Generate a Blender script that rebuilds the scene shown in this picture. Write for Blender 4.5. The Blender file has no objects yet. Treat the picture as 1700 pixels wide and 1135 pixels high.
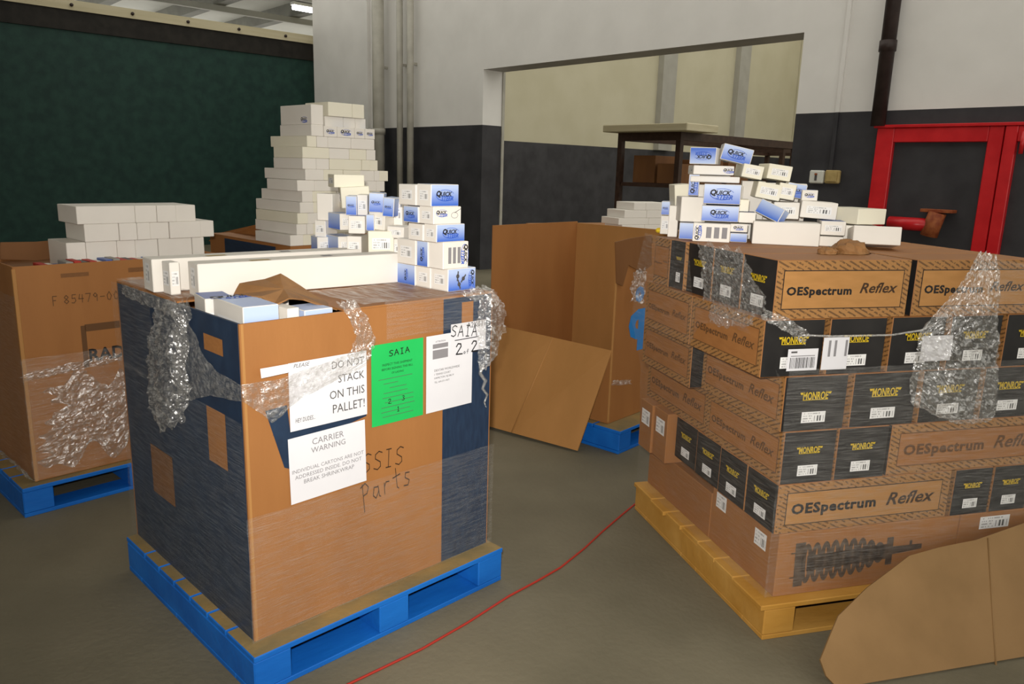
import bpy, bmesh, math, random
from mathutils import Vector, Matrix, noise
random.seed(7)
D = bpy.data
COL = bpy.context.scene.collection
SC = bpy.context.scene

# ------------------------------------------------------------------ camera
F_PX, PITCH, ROLL, CAM_H = 1280.94, math.radians(12.563), math.radians(1.679), 1.5975
YAW = math.radians(47.595)
def rz(v, a):
    c, s = math.cos(a), math.sin(a)
    return Vector((c*v[0]-s*v[1], s*v[0]+c*v[1], v[2]))
_fw = Vector((0, math.cos(PITCH), -math.sin(PITCH))); _rt = Vector((1, 0, 0)); _up = _rt.cross(_fw)
CR = rz(math.cos(ROLL)*_rt+math.sin(ROLL)*_up, YAW)
CU = rz(-math.sin(ROLL)*_rt+math.cos(ROLL)*_up, YAW)
CF = rz(_fw, YAW)
CAM = Vector((0, 0, CAM_H))
cd = D.cameras.new('camera'); cam = D.objects.new('camera', cd); COL.objects.link(cam)
cd.sensor_width = 36; cd.lens = F_PX/1700*36; cd.clip_start = .05; cd.clip_end = 200
cam.matrix_world = Matrix(((CR.x, CU.x, -CF.x, CAM.x), (CR.y, CU.y, -CF.y, CAM.y), (CR.z, CU.z, -CF.z, CAM.z), (0, 0, 0, 1)))
SC.camera = cam

# ------------------------------------------------------------------ light
w = D.worlds.new('world'); SC.world = w; w.use_nodes = True
w.node_tree.nodes['Background'].inputs[0].default_value = (1.0, .97, .87, 1)
w.node_tree.nodes['Background'].inputs[1].default_value = 1.12
fl = D.lights.new('camera_flash', 'AREA'); fl.shape = 'DISK'; fl.size = .05; fl.energy = 39; fl.spread = math.radians(112); fl.color = (1, .96, .90)
flo = D.objects.new('camera_flash', fl); COL.objects.link(flo)
flo.matrix_world = cam.matrix_world.copy(); flo.location = CAM + CU*.10 - CR*.04
SC.view_settings.view_transform = 'Standard'; SC.view_settings.look = 'None'
SC.view_settings.exposure = 0.0; SC.view_settings.gamma = 1.0; SC.view_settings.use_curve_mapping = False

# ------------------------------------------------------------------ pixels to rays, frames
def ray(x, y): return CF + CR*((x-850)/F_PX) - CU*((y-567.5)/F_PX)
def onz(x, y, z): d = ray(x, y); return CAM + d*((z-CAM_H)/d.z)
def onx(x, y, X): d = ray(x, y); return CAM + d*(X/d.x)
def ony(x, y, Y): d = ray(x, y); return CAM + d*(Y/d.y)
class Frame:
    """a standing thing's own axes: u to the right along its front, v to its back"""
    def __init__(s, o, az):
        s.o = Vector((o[0], o[1], 0)); s.az = math.radians(az)
        s.e1 = Vector((math.cos(s.az), math.sin(s.az), 0)); s.e2 = Vector((-math.sin(s.az), math.cos(s.az), 0))
    def pt(s, u, v, z=0): return s.o + s.e1*u + s.e2*v + Vector((0, 0, z))
    def loc(s, P): d = P-s.o; return d.dot(s.e1), d.dot(s.e2), P.z
    def at_v(s, x, y, v):
        d = ray(x, y); t = (v-(CAM-s.o).dot(s.e2))/d.dot(s.e2); q = s.loc(CAM+d*t); return q[0], q[2]
    def at_u(s, x, y, u):
        d = ray(x, y); t = (u-(CAM-s.o).dot(s.e1))/d.dot(s.e1); q = s.loc(CAM+d*t); return q[1], q[2]
    def at_z(s, x, y, z): return s.loc(onz(x, y, z))

# ------------------------------------------------------------------ materials
MATS = {}
def _n(nt, t, **k):
    n = nt.nodes.new(t)
    for a, b in k.items(): setattr(n, a, b)
    return n
def mat(name, c1, c2=None, scale=8, rough=.6, bump=0, bscale=60, stretch=(1, 1, 1), metal=0, detail=4, spec=.3, emit=0):
    m = D.materials.new(name); m.use_nodes = True; nt = m.node_tree; b = nt.nodes['Principled BSDF']
    b.inputs['Roughness'].default_value = rough; b.inputs['Metallic'].default_value = metal
    b.inputs['Specular IOR Level'].default_value = spec
    b.inputs['Base Color'].default_value = (*c1, 1)
    tc = _n(nt, 'ShaderNodeTexCoord'); mp = _n(nt, 'ShaderNodeMapping'); mp.inputs['Scale'].default_value = stretch
    nt.links.new(tc.outputs['Object'], mp.inputs[0])
    if c2:
        nz = _n(nt, 'ShaderNodeTexNoise'); nz.inputs['Scale'].default_value = scale; nz.inputs['Detail'].default_value = detail
        nt.links.new(mp.outputs[0], nz.inputs['Vector'])
        cr = _n(nt, 'ShaderNodeValToRGB'); cr.color_ramp.elements[0].position = .35; cr.color_ramp.elements[1].position = .65
        cr.color_ramp.elements[0].color = (*c1, 1); cr.color_ramp.elements[1].color = (*c2, 1)
        nt.links.new(nz.outputs[0], cr.inputs[0]); nt.links.new(cr.outputs[0], b.inputs['Base Color'])
    if bump:
        n2 = _n(nt, 'ShaderNodeTexNoise'); n2.inputs['Scale'].default_value = bscale; nt.links.new(mp.outputs[0], n2.inputs['Vector'])
        bp = _n(nt, 'ShaderNodeBump'); bp.inputs['Strength'].default_value = bump; bp.inputs['Distance'].default_value = .01
        nt.links.new(n2.outputs[0], bp.inputs['Height']); nt.links.new(bp.outputs[0], b.inputs['Normal'])
    if emit:
        b.inputs['Emission Color'].default_value = (*c1, 1); b.inputs['Emission Strength'].default_value = emit
    MATS[name] = m; return m
mat('concrete', (.125, .110, .072), (.180, .158, .106), 1.3, .75, .25, 40, detail=10)
mat('white_paint', (.77, .75, .72), (.82, .80, .77), 2, .7, .05, 30)
mat('cream_paint', (.52, .48, .34), (.56, .52, .38), 1.2, .7)
mat('charcoal_paint', (.034, .033, .037), (.052, .051, .056), 3, .55, .1, 40)
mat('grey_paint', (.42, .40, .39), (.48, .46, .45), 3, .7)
mat('pilaster_grey', (.36, .345, .30), (.40, .385, .34), 3, .7)
mat('green_sheet', (.008, .034, .028), (.014, .052, .040), 6, .6, .2, 90, detail=8)
mat('dark_band', (.012, .010, .008), (.022, .019, .015), 6, .7)
mat('timber_pale', (.52, .46, .30), (.60, .54, .38), 3, .6, .1, 40, (1, .2, 4))
mat('ceiling_sheet', (.62, .62, .58), (.70, .70, .66), 1, .6)
mat('ceiling_grey', (.22, .22, .20), (.28, .28, .25), 2, .6)
mat('lamp_white', (1, .97, 1), emit=14)
mat('pipe_grey', (.36, .34, .29), (.44, .42, .36), 5, .4, spec=.5)
mat('pipe_brown', (.028, .018, .016), (.045, .030, .027), 9, .45)
mat('red_paint', (.55, .008, .014), (.66, .016, .022), 6, .32, .08, 30, spec=.5)
mat('rust', (.22, .045, .015), (.34, .10, .03), 18, .6, .2, 50)
mat('switch_white', (.70, .70, .64)); mat('switch_tan', (.40, .29, .11), (.46, .34, .14), 20)
mat('steel_brown', (.035, .017, .010), (.055, .028, .018), 12, .5)
mat('cardboard', (.300, .124, .036), (.345, .147, .044), 5, .62, .06, 70, (1, 1, .25), detail=8)
mat('cardboard_dimmed', (.225, .128, .048), (.265, .152, .060), 5, .65, .06, 70, detail=8); mat('cardboard_light', (.37, .18, .054), (.42, .205, .064), 5, .62, .06, 70, (1, 1, .25), detail=8)  # first brown: weak flash on the loose sheet is put into its colour
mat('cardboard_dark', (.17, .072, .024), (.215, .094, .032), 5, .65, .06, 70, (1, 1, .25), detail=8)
mat('kraft', (.21, .098, .034), (.30, .15, .055), 7, .7, .3, 25)
mat('navy_print', (.013, .026, .055), (.018, .037, .075), 14, .5, detail=8)
mat('blue_wood', (.004, .105, .44), (.008, .150, .56), 6, .55, .15, 40, (.3, 1, 1), detail=8)
mat('worn_wood', (.30, .20, .075), (.20, .155, .075), 7, .75, .2, 40, detail=9)
mat('yellow_wood', (.45, .22, .035), (.55, .30, .07), 6, .65, .2, 30, (.4, 1, 1), detail=8)
mat('white_carton', (.74, .70, .64), (.79, .75, .69), 3, .5, .03, 30)
mat('cream_carton', (.76, .72, .58), (.80, .76, .63), 3, .5, .03, 30)
mat('light_blue_print', (.36, .45, .70), (.44, .54, .78), 3, .4)
mat('dark_blue_print', (.05, .10, .33), (.07, .14, .40), 5, .4)
mat('black_print', (.012, .011, .011), (.022, .020, .019), 9, .45)
mat('ink', (.012, .010, .010), rough=.6); mat('grey_ink', (.085, .08, .08)); mat('pale_ink', (.24, .23, .24))
mat('hand_ink', (.045, .022, .010)); mat('spring_ink', (.055, .036, .024), (.11, .075, .05), 30); mat('marker_brown', (.12, .055, .020)); mat('blue_ink', (.03, .10, .50)); mat('sky_ink', (.02, .20, .55))
mat('yellow_ink', (.62, .43, .015), rough=.5); mat('dull_yellow', (.25, .19, .03))
mat('paper', (.68, .67, .70), (.72, .71, .735), 5, .6); mat('green_paper', (.012, .42, .085), (.016, .47, .10), 3, .6)
mat('yellow_item', (.75, .52, .02)); mat('cord_red', (.38, .030, .018), rough=.45)
mat('red_item', (.42, .03, .02)); mat('deep_carton', (.30, .28, .25))

def grad_mat(name, lo, hi, flip=False):
    m = mat(name, lo, rough=.38); nt = m.node_tree; b = nt.nodes['Principled BSDF']
    tc = _n(nt, 'ShaderNodeTexCoord'); sp = _n(nt, 'ShaderNodeSeparateXYZ'); cr = _n(nt, 'ShaderNodeValToRGB')
    nt.links.new(tc.outputs['Generated'], sp.inputs[0]); nt.links.new(sp.outputs[2], cr.inputs[0])
    cr.color_ramp.elements[0].color = (*(hi if flip else lo), 1); cr.color_ramp.elements[1].color = (*(lo if flip else hi), 1)
    cr.color_ramp.elements[0].position = .05; cr.color_ramp.elements[1].position = .85
    nt.links.new(cr.outputs[0], b.inputs['Base Color'])
grad_mat('blue_print', (.045, .135, .56), (.44, .54, .78)); grad_mat('blue_print_flipped', (.045, .135, .56), (.44, .54, .78), True)

def label_mat(name, dark=.10):
    """white sticker with printed bars on the right and rows of small type on the left"""
    m = mat(name, (.8, .8, .8), rough=.45); nt = m.node_tree; b = nt.nodes['Principled BSDF']
    tc = _n(nt, 'ShaderNodeTexCoord'); sp = _n(nt, 'ShaderNodeSeparateXYZ'); nt.links.new(tc.outputs['Generated'], sp.inputs[0])
    def mth(op, a, bb=None):
        n = _n(nt, 'ShaderNodeMath', operation=op)
        for i, v in enumerate((a, bb)):
            if v is None: continue
            if isinstance(v, (int, float)): n.inputs[i].default_value = v
            else: nt.links.new(v, n.inputs[i])
        return n.outputs[0]
    X, Y = sp.outputs[0], sp.outputs[1]
    wn = _n(nt, 'ShaderNodeTexWhiteNoise', noise_dimensions='1D'); nt.links.new(mth('FLOOR', mth('MULTIPLY', X, 46)), wn.inputs['W'])
    bars = mth('MULTIPLY', mth('GREATER_THAN', wn.outputs[0], .48), mth('MULTIPLY', mth('MULTIPLY', mth('GREATER_THAN', X, .5), mth('LESS_THAN', X, .93)), mth('MULTIPLY', mth('GREATER_THAN', Y, .12), mth('LESS_THAN', Y, .62))))
    cm = _n(nt, 'ShaderNodeCombineXYZ'); nt.links.new(mth('FLOOR', mth('MULTIPLY', X, 30)), cm.inputs[0]); nt.links.new(mth('FLOOR', mth('MULTIPLY', Y, 9)), cm.inputs[1])
    w2 = _n(nt, 'ShaderNodeTexWhiteNoise', noise_dimensions='2D'); nt.links.new(cm.outputs[0], w2.inputs[0])
    row = mth('GREATER_THAN', mth('FRACT', mth('MULTIPLY', Y, 4.5)), .5)
    txt = mth('MULTIPLY', mth('MULTIPLY', mth('GREATER_THAN', w2.outputs[0], .45), row), mth('MULTIPLY', mth('MULTIPLY', mth('GREATER_THAN', X, .07), mth('LESS_THAN', X, .80)), mth('MULTIPLY', mth('GREATER_THAN', Y, .1), mth('LESS_THAN', Y, .92))))
    txt = mth('MULTIPLY', txt, mth('SUBTRACT', 1.0, mth('MULTIPLY', mth('GREATER_THAN', X, .46), mth('LESS_THAN', Y, .68))))
    k = mth('MAXIMUM', bars, mth('MULTIPLY', txt, .55))
    mx = _n(nt, 'ShaderNodeMix', data_type='RGBA'); nt.links.new(k, mx.inputs[0])
    mx.inputs[6].default_value = (.80, .79, .78, 1); mx.inputs[7].default_value = (dark, dark, dark, 1)
    nt.links.new(mx.outputs[2], b.inputs['Base Color'])
label_mat('label', .10)

def dash_mat():
    """brown carton side covered with rows of slanting printed dashes"""
    m = mat('dash_cardboard', (.3, .15, .05), rough=.6); nt = m.node_tree; b = nt.nodes['Principled BSDF']
    tc = _n(nt, 'ShaderNodeTexCoord'); sp = _n(nt, 'ShaderNodeSeparateXYZ'); nt.links.new(tc.outputs['Object'], sp.inputs[0])
    def mth(op, a, bb=None):
        n = _n(nt, 'ShaderNodeMath', operation=op)
        for i, v in enumerate((a, bb)):
            if v is None: continue
            if isinstance(v, (int, float)): n.inputs[i].default_value = v
            else: nt.links.new(v, n.inputs[i])
        return n.outputs[0]
    s = mth('ADD', sp.outputs[0], sp.outputs[1]); q = mth('ADD', mth('MULTIPLY', sp.outputs[2], 62), mth('MULTIPLY', s, 30))
    r = mth('LESS_THAN', mth('FRACT', q), .40)
    wn = _n(nt, 'ShaderNodeTexNoise'); wn.inputs['Scale'].default_value = 70; nt.links.new(tc.outputs['Object'], wn.inputs['Vector'])
    k = mth('MULTIPLY', r, mth('GREATER_THAN', wn.outputs[0], .46))
    nz = _n(nt, 'ShaderNodeTexNoise'); nz.inputs['Scale'].default_value = 5; nt.links.new(tc.outputs['Object'], nz.inputs['Vector'])
    mx0 = _n(nt, 'ShaderNodeMix', data_type='RGBA'); nt.links.new(nz.outputs[0], mx0.inputs[0])
    mx0.inputs[6].default_value = (.30, .145, .046, 1); mx0.inputs[7].default_value = (.37, .185, .062, 1)
    mx = _n(nt, 'ShaderNodeMix', data_type='RGBA'); nt.links.new(mth('MULTIPLY', k, .7), mx.inputs[0]); nt.links.new(mx0.outputs[2], mx.inputs[6])
    mx.inputs[7].default_value = (.055, .028, .014, 1); nt.links.new(mx.outputs[2], b.inputs['Base Color'])
dash_mat()

def film_mat(name, clear, gloss, haze, rough=.12, streak=(3, 3, 30), bstr=.5, bsc=6, lo=.75, hi=1.7, p0=.36, p1=.72):
    m = D.materials.new(name); m.use_nodes = True; nt = m.node_tree; nt.nodes.clear()
    out = _n(nt, 'ShaderNodeOutputMaterial'); tr = _n(nt, 'ShaderNodeBsdfTransparent'); gl = _n(nt, 'ShaderNodeBsdfGlossy'); di = _n(nt, 'ShaderNodeBsdfDiffuse')
    gl.inputs['Roughness'].default_value = rough; gl.inputs['Color'].default_value = (1, 1, 1, 1); di.inputs['Color'].default_value = (.78, .76, .72, 1)
    tc = _n(nt, 'ShaderNodeTexCoord'); mp = _n(nt, 'ShaderNodeMapping'); mp.inputs['Scale'].default_value = streak
    mp.inputs['Rotation'].default_value = (.25, .2, 0)
    nt.links.new(tc.outputs['Object'], mp.inputs[0])
    nz = _n(nt, 'ShaderNodeTexNoise'); nz.inputs['Scale'].default_value = bsc; nz.inputs['Detail'].default_value = 6; nt.links.new(mp.outputs[0], nz.inputs['Vector'])
    bp = _n(nt, 'ShaderNodeBump'); bp.inputs['Strength'].default_value = bstr; bp.inputs['Distance'].default_value = .02
    nt.links.new(nz.outputs[0], bp.inputs['Height']); nt.links.new(bp.outputs[0], gl.inputs['Normal'])
    cr = _n(nt, 'ShaderNodeValToRGB'); cr.color_ramp.elements[0].position = p0; cr.color_ramp.elements[1].position = p1
    cr.color_ramp.elements[0].color = (clear*lo,)*3+(1,); cr.color_ramp.elements[1].color = (min(1, clear*hi),)*3+(1,)
    nt.links.new(nz.outputs[0], cr.inputs[0])
    m1 = _n(nt, 'ShaderNodeMixShader'); m1.inputs[0].default_value = haze/(haze+gloss); nt.links.new(gl.outputs[0], m1.inputs[1]); nt.links.new(di.outputs[0], m1.inputs[2])
    m2 = _n(nt, 'ShaderNodeMixShader'); nt.links.new(cr.outputs[0], m2.inputs[0]); nt.links.new(tr.outputs[0], m2.inputs[1]); nt.links.new(m1.outputs[0], m2.inputs[2])
    nt.links.new(m2.outputs[0], out.inputs[0]); MATS[name] = m
film_mat('film', .08, .55, .45, .16, (2.5, 2.5, 40), .5, 5, .6, 2.3, .40, .76)
film_mat('film_layers', .24, .50, .50, .2, (14, 2.5, 20), .6, 5, .4, 2.0, .38, .70)
film_mat('film_bunched', .25, .70, .30, .20, (4, 4, 4), .35, 18, .6, 1.9)

# ------------------------------------------------------------------ builders
def tag(o, label=None, cat=None, group=None, kind=None):
    if label: o['label'] = label
    if cat: o['category'] = cat
    if group: o['group'] = group
    if kind: o['kind'] = kind
    return o
def link(name, me, mats, parent=None, M=None):
    o = D.objects.new(name, me)
    if me is not None and mats is not None and not me.materials:
        for m in (mats if isinstance(mats, (list, tuple)) else [mats]): me.materials.append(MATS[m])
    COL.objects.link(o)
    if parent: o.parent = parent
    if M is not None: o.matrix_basis = M
    return o
def empty(name, loc, az=0):
    o = D.objects.new(name, None); o.empty_display_size = .1; COL.objects.link(o)
    o.matrix_basis = Matrix.Translation(loc) @ Matrix.Rotation(az, 4, 'Z'); return o
def mesh(bm, smooth=False):
    me = D.meshes.new('m'); bm.normal_update(); bm.to_mesh(me); bm.free()
    if smooth:
        for p in me.polygons: p.use_smooth = True
    return me
def bbox(bm, x0, x1, y0, y1, z0, z1, mi=0, bev=0):
    r = bmesh.ops.create_cube(bm, size=1); vs = r['verts']
    for v in vs: v.co = Vector((x0+(v.co.x+.5)*(x1-x0), y0+(v.co.y+.5)*(y1-y0), z0+(v.co.z+.5)*(z1-z0)))
    fs = {f for v in vs for f in v.link_faces}
    for f in fs: f.material_index = mi
    if bev: bmesh.ops.bevel(bm, geom=list({e for v in vs for e in v.link_edges}), offset=bev, segments=1, affect='EDGES')
    return fs
def box_mesh(x0, x1, y0, y1, z0, z1, bev=0):
    bm = bmesh.new(); bbox(bm, x0, x1, y0, y1, z0, z1, 0, bev); return mesh(bm)
def tube(pts, r, n=8, name='m', closed=False, radii=None):
    bm = bmesh.new(); rings = []
    for i, p in enumerate(pts):
        a = pts[max(i-1, 0)]; b = pts[min(i+1, len(pts)-1)]; t = (Vector(b)-Vector(a)).normalized()
        s = t.cross(Vector((0, 0, 1)) if abs(t.z) < .9 else Vector((1, 0, 0))).normalized(); q = t.cross(s)
        rr = radii[i] if radii else r
        rings.append([bm.verts.new(Vector(p)+s*rr*math.cos(k*2*math.pi/n)+q*rr*math.sin(k*2*math.pi/n)) for k in range(n)])
    for A, B in zip(rings, rings[1:]):
        for k in range(n): bm.faces.new((A[k], A[(k+1) % n], B[(k+1) % n], B[k]))
    bm.faces.new(rings[0][::-1]); bm.faces.new(rings[-1])
    bmesh.ops.recalc_face_normals(bm, faces=bm.faces); return mesh(bm, True)
def sheet(outline, n, th):
    """flat plate of real thickness from a 3D outline"""
    bm = bmesh.new(); n = Vector(n).normalized()
    a = [bm.verts.new(Vector(p)) for p in outline]; b = [bm.verts.new(Vector(p)-n*th) for p in outline]
    bm.faces.new(a); bm.faces.new(b[::-1])
    for i in range(len(a)): j = (i+1) % len(a); bm.faces.new((a[j], a[i], b[i], b[j]))
    bmesh.ops.recalc_face_normals(bm, faces=bm.faces); return mesh(bm)

# ---- flat print: lettering and stickers
_T = {}
def text_mesh(s, matname, bold=0, shear=0, space=1.0, line=1.0, align='CENTER'):
    k = (s, matname, bold, shear, space, line, align)
    if k in _T: return _T[k]
    cu = D.curves.new('t', 'FONT'); cu.body = s; cu.size = 1; cu.offset = bold; cu.shear = shear; cu.space_character = space; cu.space_line = line
    cu.align_x = align; cu.resolution_u = 2; cu.fill_mode = 'FRONT'
    o = D.objects.new('t', cu); COL.objects.link(o)
    dg = bpy.context.evaluated_depsgraph_get(); me = D.meshes.new_from_object(o.evaluated_get(dg)); D.objects.remove(o); D.curves.remove(cu)
    xs = [v.co.x for v in me.vertices]; ys = [v.co.y for v in me.vertices]
    cx, cy, wd, hg = (min(xs)+max(xs))/2, (min(ys)+max(ys))/2, max(xs)-min(xs), max(ys)-min(ys)
    for v in me.vertices: v.co = Vector(((v.co.x-cx)/wd, (v.co.y-cy)/wd, 0))
    me.materials.clear(); me.materials.append(MATS[matname]); _T[k] = (me, hg/wd); return _T[k]
_R = {}
def rect_mesh(matname):
    if matname not in _R:
        bm = bmesh.new(); bm.faces.new([bm.verts.new(p) for p in ((-.5, -.5, 0), (.5, -.5, 0), (.5, .5, 0), (-.5, .5, 0))])
        me = mesh(bm); me.materials.append(MATS[matname]); _R[matname] = me
    return _R[matname]
def flat_poly(polys, matname):
    bm = bmesh.new()
    for p in polys: bm.faces.new([bm.verts.new((x, y, 0)) for x, y in p])
    bmesh.ops.recalc_face_normals(bm, faces=bm.faces)
    for f in bm.faces:
        if f.normal.z < 0: f.normal_flip()
    me = mesh(bm); me.materials.append(MATS[matname]); return me
def face_matrix(dims, face, s, t, off=.0012, roll=0, sx=1, sy=1):
    """s to the right and t up (from the face's bottom centre) on a face of a box w, d, h standing on its own origin"""
    w_, d_, h_ = dims
    P = {'front': Vector((s, -d_/2-off, t)), 'left': Vector((-w_/2-off, -s, t)), 'right': Vector((w_/2+off, s, t)), 'back': Vector((-s, d_/2+off, t)), 'top': Vector((s, t, h_+off))}[face]
    B = {'front': 0, 'left': -90, 'right': 90, 'back': 180}.get(face)
    R_ = Matrix.Identity(4) if face == 'top' else Matrix.Rotation(math.radians(B), 4, 'Z') @ Matrix.Rotation(math.pi/2, 4, 'X')
    return Matrix.Translation(P) @ R_ @ Matrix.Rotation(math.radians(roll), 4, 'Z') @ Matrix.Diagonal((sx, sy, 1, 1))
def put_text(o, dims, face, s, t, txt, width, m='ink', name='lettering', roll=0, off=.0014, squash=1, **k):
    me, asp = text_mesh(txt, m, **k)
    return link(name, me, None, o, face_matrix(dims, face, s, t, off, roll, width, width*squash))
def put_rect(o, dims, face, s, t, wd, hg, m='label', name='label', roll=0, off=.0010):
    return link(name, rect_mesh(m), None, o, face_matrix(dims, face, s, t, off, roll, wd, hg))
def join_meshes(parts, mats):
    """parts: (mesh, matrix, material index)"""
    bm = bmesh.new()
    for me, M, mi in parts:
        t = me.copy(); t.transform(M); n0 = len(bm.faces); bm.from_mesh(t); bm.faces.ensure_lookup_table()
        for f in bm.faces[n0:]: f.material_index = mi
        D.meshes.remove(t)
    me = mesh(bm)
    for m in mats: me.materials.append(MATS[m])
    return me
def T2(x, y, s, sy=None, z=0): return Matrix.Translation((x, y, z)) @ Matrix.Diagonal((s, sy or s, 1, 1))
def ring_poly(rx, ry, th, a0, a1, n=20):
    ps = []
    for i in range(n):
        a, b = [math.radians(a0+(a1-a0)*q/n) for q in (i, i+1)]
        ps.append([(rx*math.cos(a), ry*math.sin(a)), (rx*math.cos(b), ry*math.sin(b)), ((rx-th)*math.cos(b), (ry-th)*math.sin(b)), ((rx-th)*math.cos(a), (ry-th)*math.sin(a))])
    return ps
_q, _qa = text_mesh('UICK', 'ink', bold=.03, shear=.25); _Q, _ = text_mesh('Q', 'ink', bold=.05, shear=.15); _s, _sa = text_mesh('STEER', 'blue_ink', bold=.03, shear=.3)
QS_LOGO = join_meshes([(_q, T2(.06, .06, .62), 0), (_Q, T2(-.36, .055, .26), 0), (_s, T2(.10, -.12, .68), 1), (flat_poly(ring_poly(.5, .24, .03, 150, 330)+ring_poly(.5, .24, .02, 20, 120), 'blue_ink'), T2(0, 0, 1, z=-.0004), 1)], ['ink', 'blue_ink'])
_m, _ma = text_mesh('MONROE', 'yellow_ink', bold=.022, space=1.0)
MON_LOGO = join_meshes([(_m, T2(0, 0, .80, 1.05), 0), (flat_poly([[(-.5, .085), (-.34, .085), (-.36, .05), (-.47, .03)], [(.5, .085), (.34, .085), (.36, .05), (.47, .03)], [(-.40, -.10), (.40, -.10), (.40, -.085), (-.40, -.085)]], 'yellow_ink'), T2(0, 0, 1), 0)], ['yellow_ink'])

STROKES = {'S': [[(1, .9), (.6, 1), (.2, .85), (.2, .62), (.8, .4), (.85, .15), (.5, 0), (.05, .1)]], 'A': [[(0, 0), (.5, 1), (1, 0)], [(.2, .38), (.85, .42)]], 'I': [[(.5, 0), (.5, 1)], [(.2, 0), (.8, 0)], [(.2, 1), (.8, 1)]],
  '2': [[(.05, .75), (.3, 1), (.7, .95), (.75, .7), (.05, .05), (.95, 0)]], 'o': [[(.5, .6), (.15, .4), (.2, .05), (.6, 0), (.8, .3), (.5, .6)]], 'f': [[(.9, .95), (.5, 1), (.45, .5), (.4, -.1)], [(.1, .5), (.8, .55)]], 'P': [[(.2, -.45), (.25, 1)], [(.0, .85), (.6, 1), (.95, .75), (.7, .45), (.25, .4)]],
  'a': [[(.8, .55), (.3, .6), (.1, .2), (.4, 0), (.8, .3), (.8, .6), (.85, .05), (1, .0)]], 'r': [[(.2, 0), (.25, .6)], [(.25, .4), (.5, .62), (.9, .58)]], 't': [[(.5, 1.1), (.5, .1), (.7, 0)], [(.05, .65), (1, .72)]], 's': [[(.9, .6), (.4, .65), (.3, .4), (.8, .2), (.6, -.05), (.05, .0)]], 'K': [[(.1, 0), (.15, 1)], [(.9, 1), (.15, .45), (1, .0)]],
  'F': [[(.2, -.1), (.2, 1), (.9, 1)], [(.2, .5), (.7, .5)]], '8': [[(.5, .5), (.15, .75), (.5, 1), (.85, .75), (.1, .25), (.5, 0), (.9, .25), (.5, .5)]], '5': [[(.9, 1), (.25, 1), (.2, .55), (.7, .6), (.85, .25), (.5, 0), (.1, .05)]], '4': [[(.3, 1), (.1, .45), (.95, .45)], [(.75, .95), (.7, 0)]], '7': [[(.05, 1), (.95, 1), (.4, 0)]], '9': [[(.85, .75), (.5, 1), (.15, .75), (.5, .5), (.85, .75), (.8, 0)]],
  '0': [[(.5, 1), (.1, .6), (.2, .1), (.6, 0), (.9, .5), (.5, 1)]], '-': [[(.1, .5), (.9, .5)]], '1': [[(.5, 0), (.5, 1), (.3, .85)], [(.2, 0), (.8, 0)]], '3': [[(.1, .95), (.6, 1), (.8, .78), (.4, .55), (.85, .3), (.5, 0), (.05, .08)]]}
def hand(txt, th, m):
    ps = []; x = 0
    for c in txt:
        if c == ' ': x += .6; continue
        for st in STROKES[c]:
            for (a, b), (c_, d_) in zip(st, st[1:]):
                p, q = Vector((x+a*.8, b)), Vector((x+c_*.8, d_)); t = (q-p).normalized(); n = Vector((-t.y, t.x))*th; p -= t*th*.6; q += t*th*.6
                ps.append([tuple(p+n), tuple(p-n), tuple(q-n), tuple(q+n)])
        x += 1.05
    w_ = x-.25
    return flat_poly([[((a-w_/2)/w_, (b-.5)/w_) for a, b in p] for p in ps], m)
def put_hand(o, dims, face, s, t, txt, width, m='ink', roll=0, th=.05, squash=1, off=.0012):
    return link('handwriting', hand(txt, th, m), None, o, face_matrix(dims, face, s, t, off, roll, width, width*squash))
# ---- a carton: body mesh on its base centre, faces coloured one by one
FACE_N = {'front': (0, -1, 0), 'back': (0, 1, 0), 'left': (-1, 0, 0), 'right': (1, 0, 0), 'top': (0, 0, 1), 'bottom': (0, 0, -1)}
def carton_body(w_, d_, h_, faces, base='white_carton', bev=.0022, seam=False):
    bm = bmesh.new(); bbox(bm, -w_/2, w_/2, -d_/2, d_/2, 0, h_, 0, min(bev, .1*min(w_, d_, h_))); bm.normal_update()
    ms = [base]
    for f in bm.faces:
        for k, n in FACE_N.items():
            if k in faces and f.normal.dot(Vector(n)) > .9:
                if faces[k] not in ms: ms.append(faces[k])
                f.material_index = ms.index(faces[k])
    me = mesh(bm)
    for m in ms: me.materials.append(MATS[m])
    return me
def carton(name, fr, u0, u1, v0, v1, z0, z1, label, cat='carton', group=None, faces={}, base='white_carton', yaw=0, roll=0, tilt=0):
    w_, d_, h_ = u1-u0, v1-v0, z1-z0
    o = D.objects.new(name, carton_body(w_, d_, h_, faces, base)); COL.objects.link(o)
    o.matrix_basis = Matrix.Translation(fr.pt((u0+u1)/2, (v0+v1)/2, z0)) @ Matrix.Rotation(fr.az+math.radians(yaw), 4, 'Z') @ Matrix.Rotation(math.radians(roll), 4, 'Y') @ Matrix.Rotation(math.radians(tilt), 4, 'X')
    tag(o, label, cat, group); return o, (w_, d_, h_)
def qs_logo(o, dims, face, s=0, t=None, wd=None, roll=0):
    w_, d_, h_ = dims; fw_ = w_ if face in ('front', 'back') else d_
    return link('logo', QS_LOGO, None, o, face_matrix(dims, face, s, h_*.5 if t is None else t, .0014, roll, *((wd or min(fw_*.66, h_*1.25),)*2)))
def end_label(o, dims, face, s=0, t=None, wd=None, hg=None):
    w_, d_, h_ = dims; fw_ = w_ if face in ('front', 'back') else d_
    return put_rect(o, dims, face, s, h_*.5 if t is None else t, wd or fw_*.7, hg or h_*.45)

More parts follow.
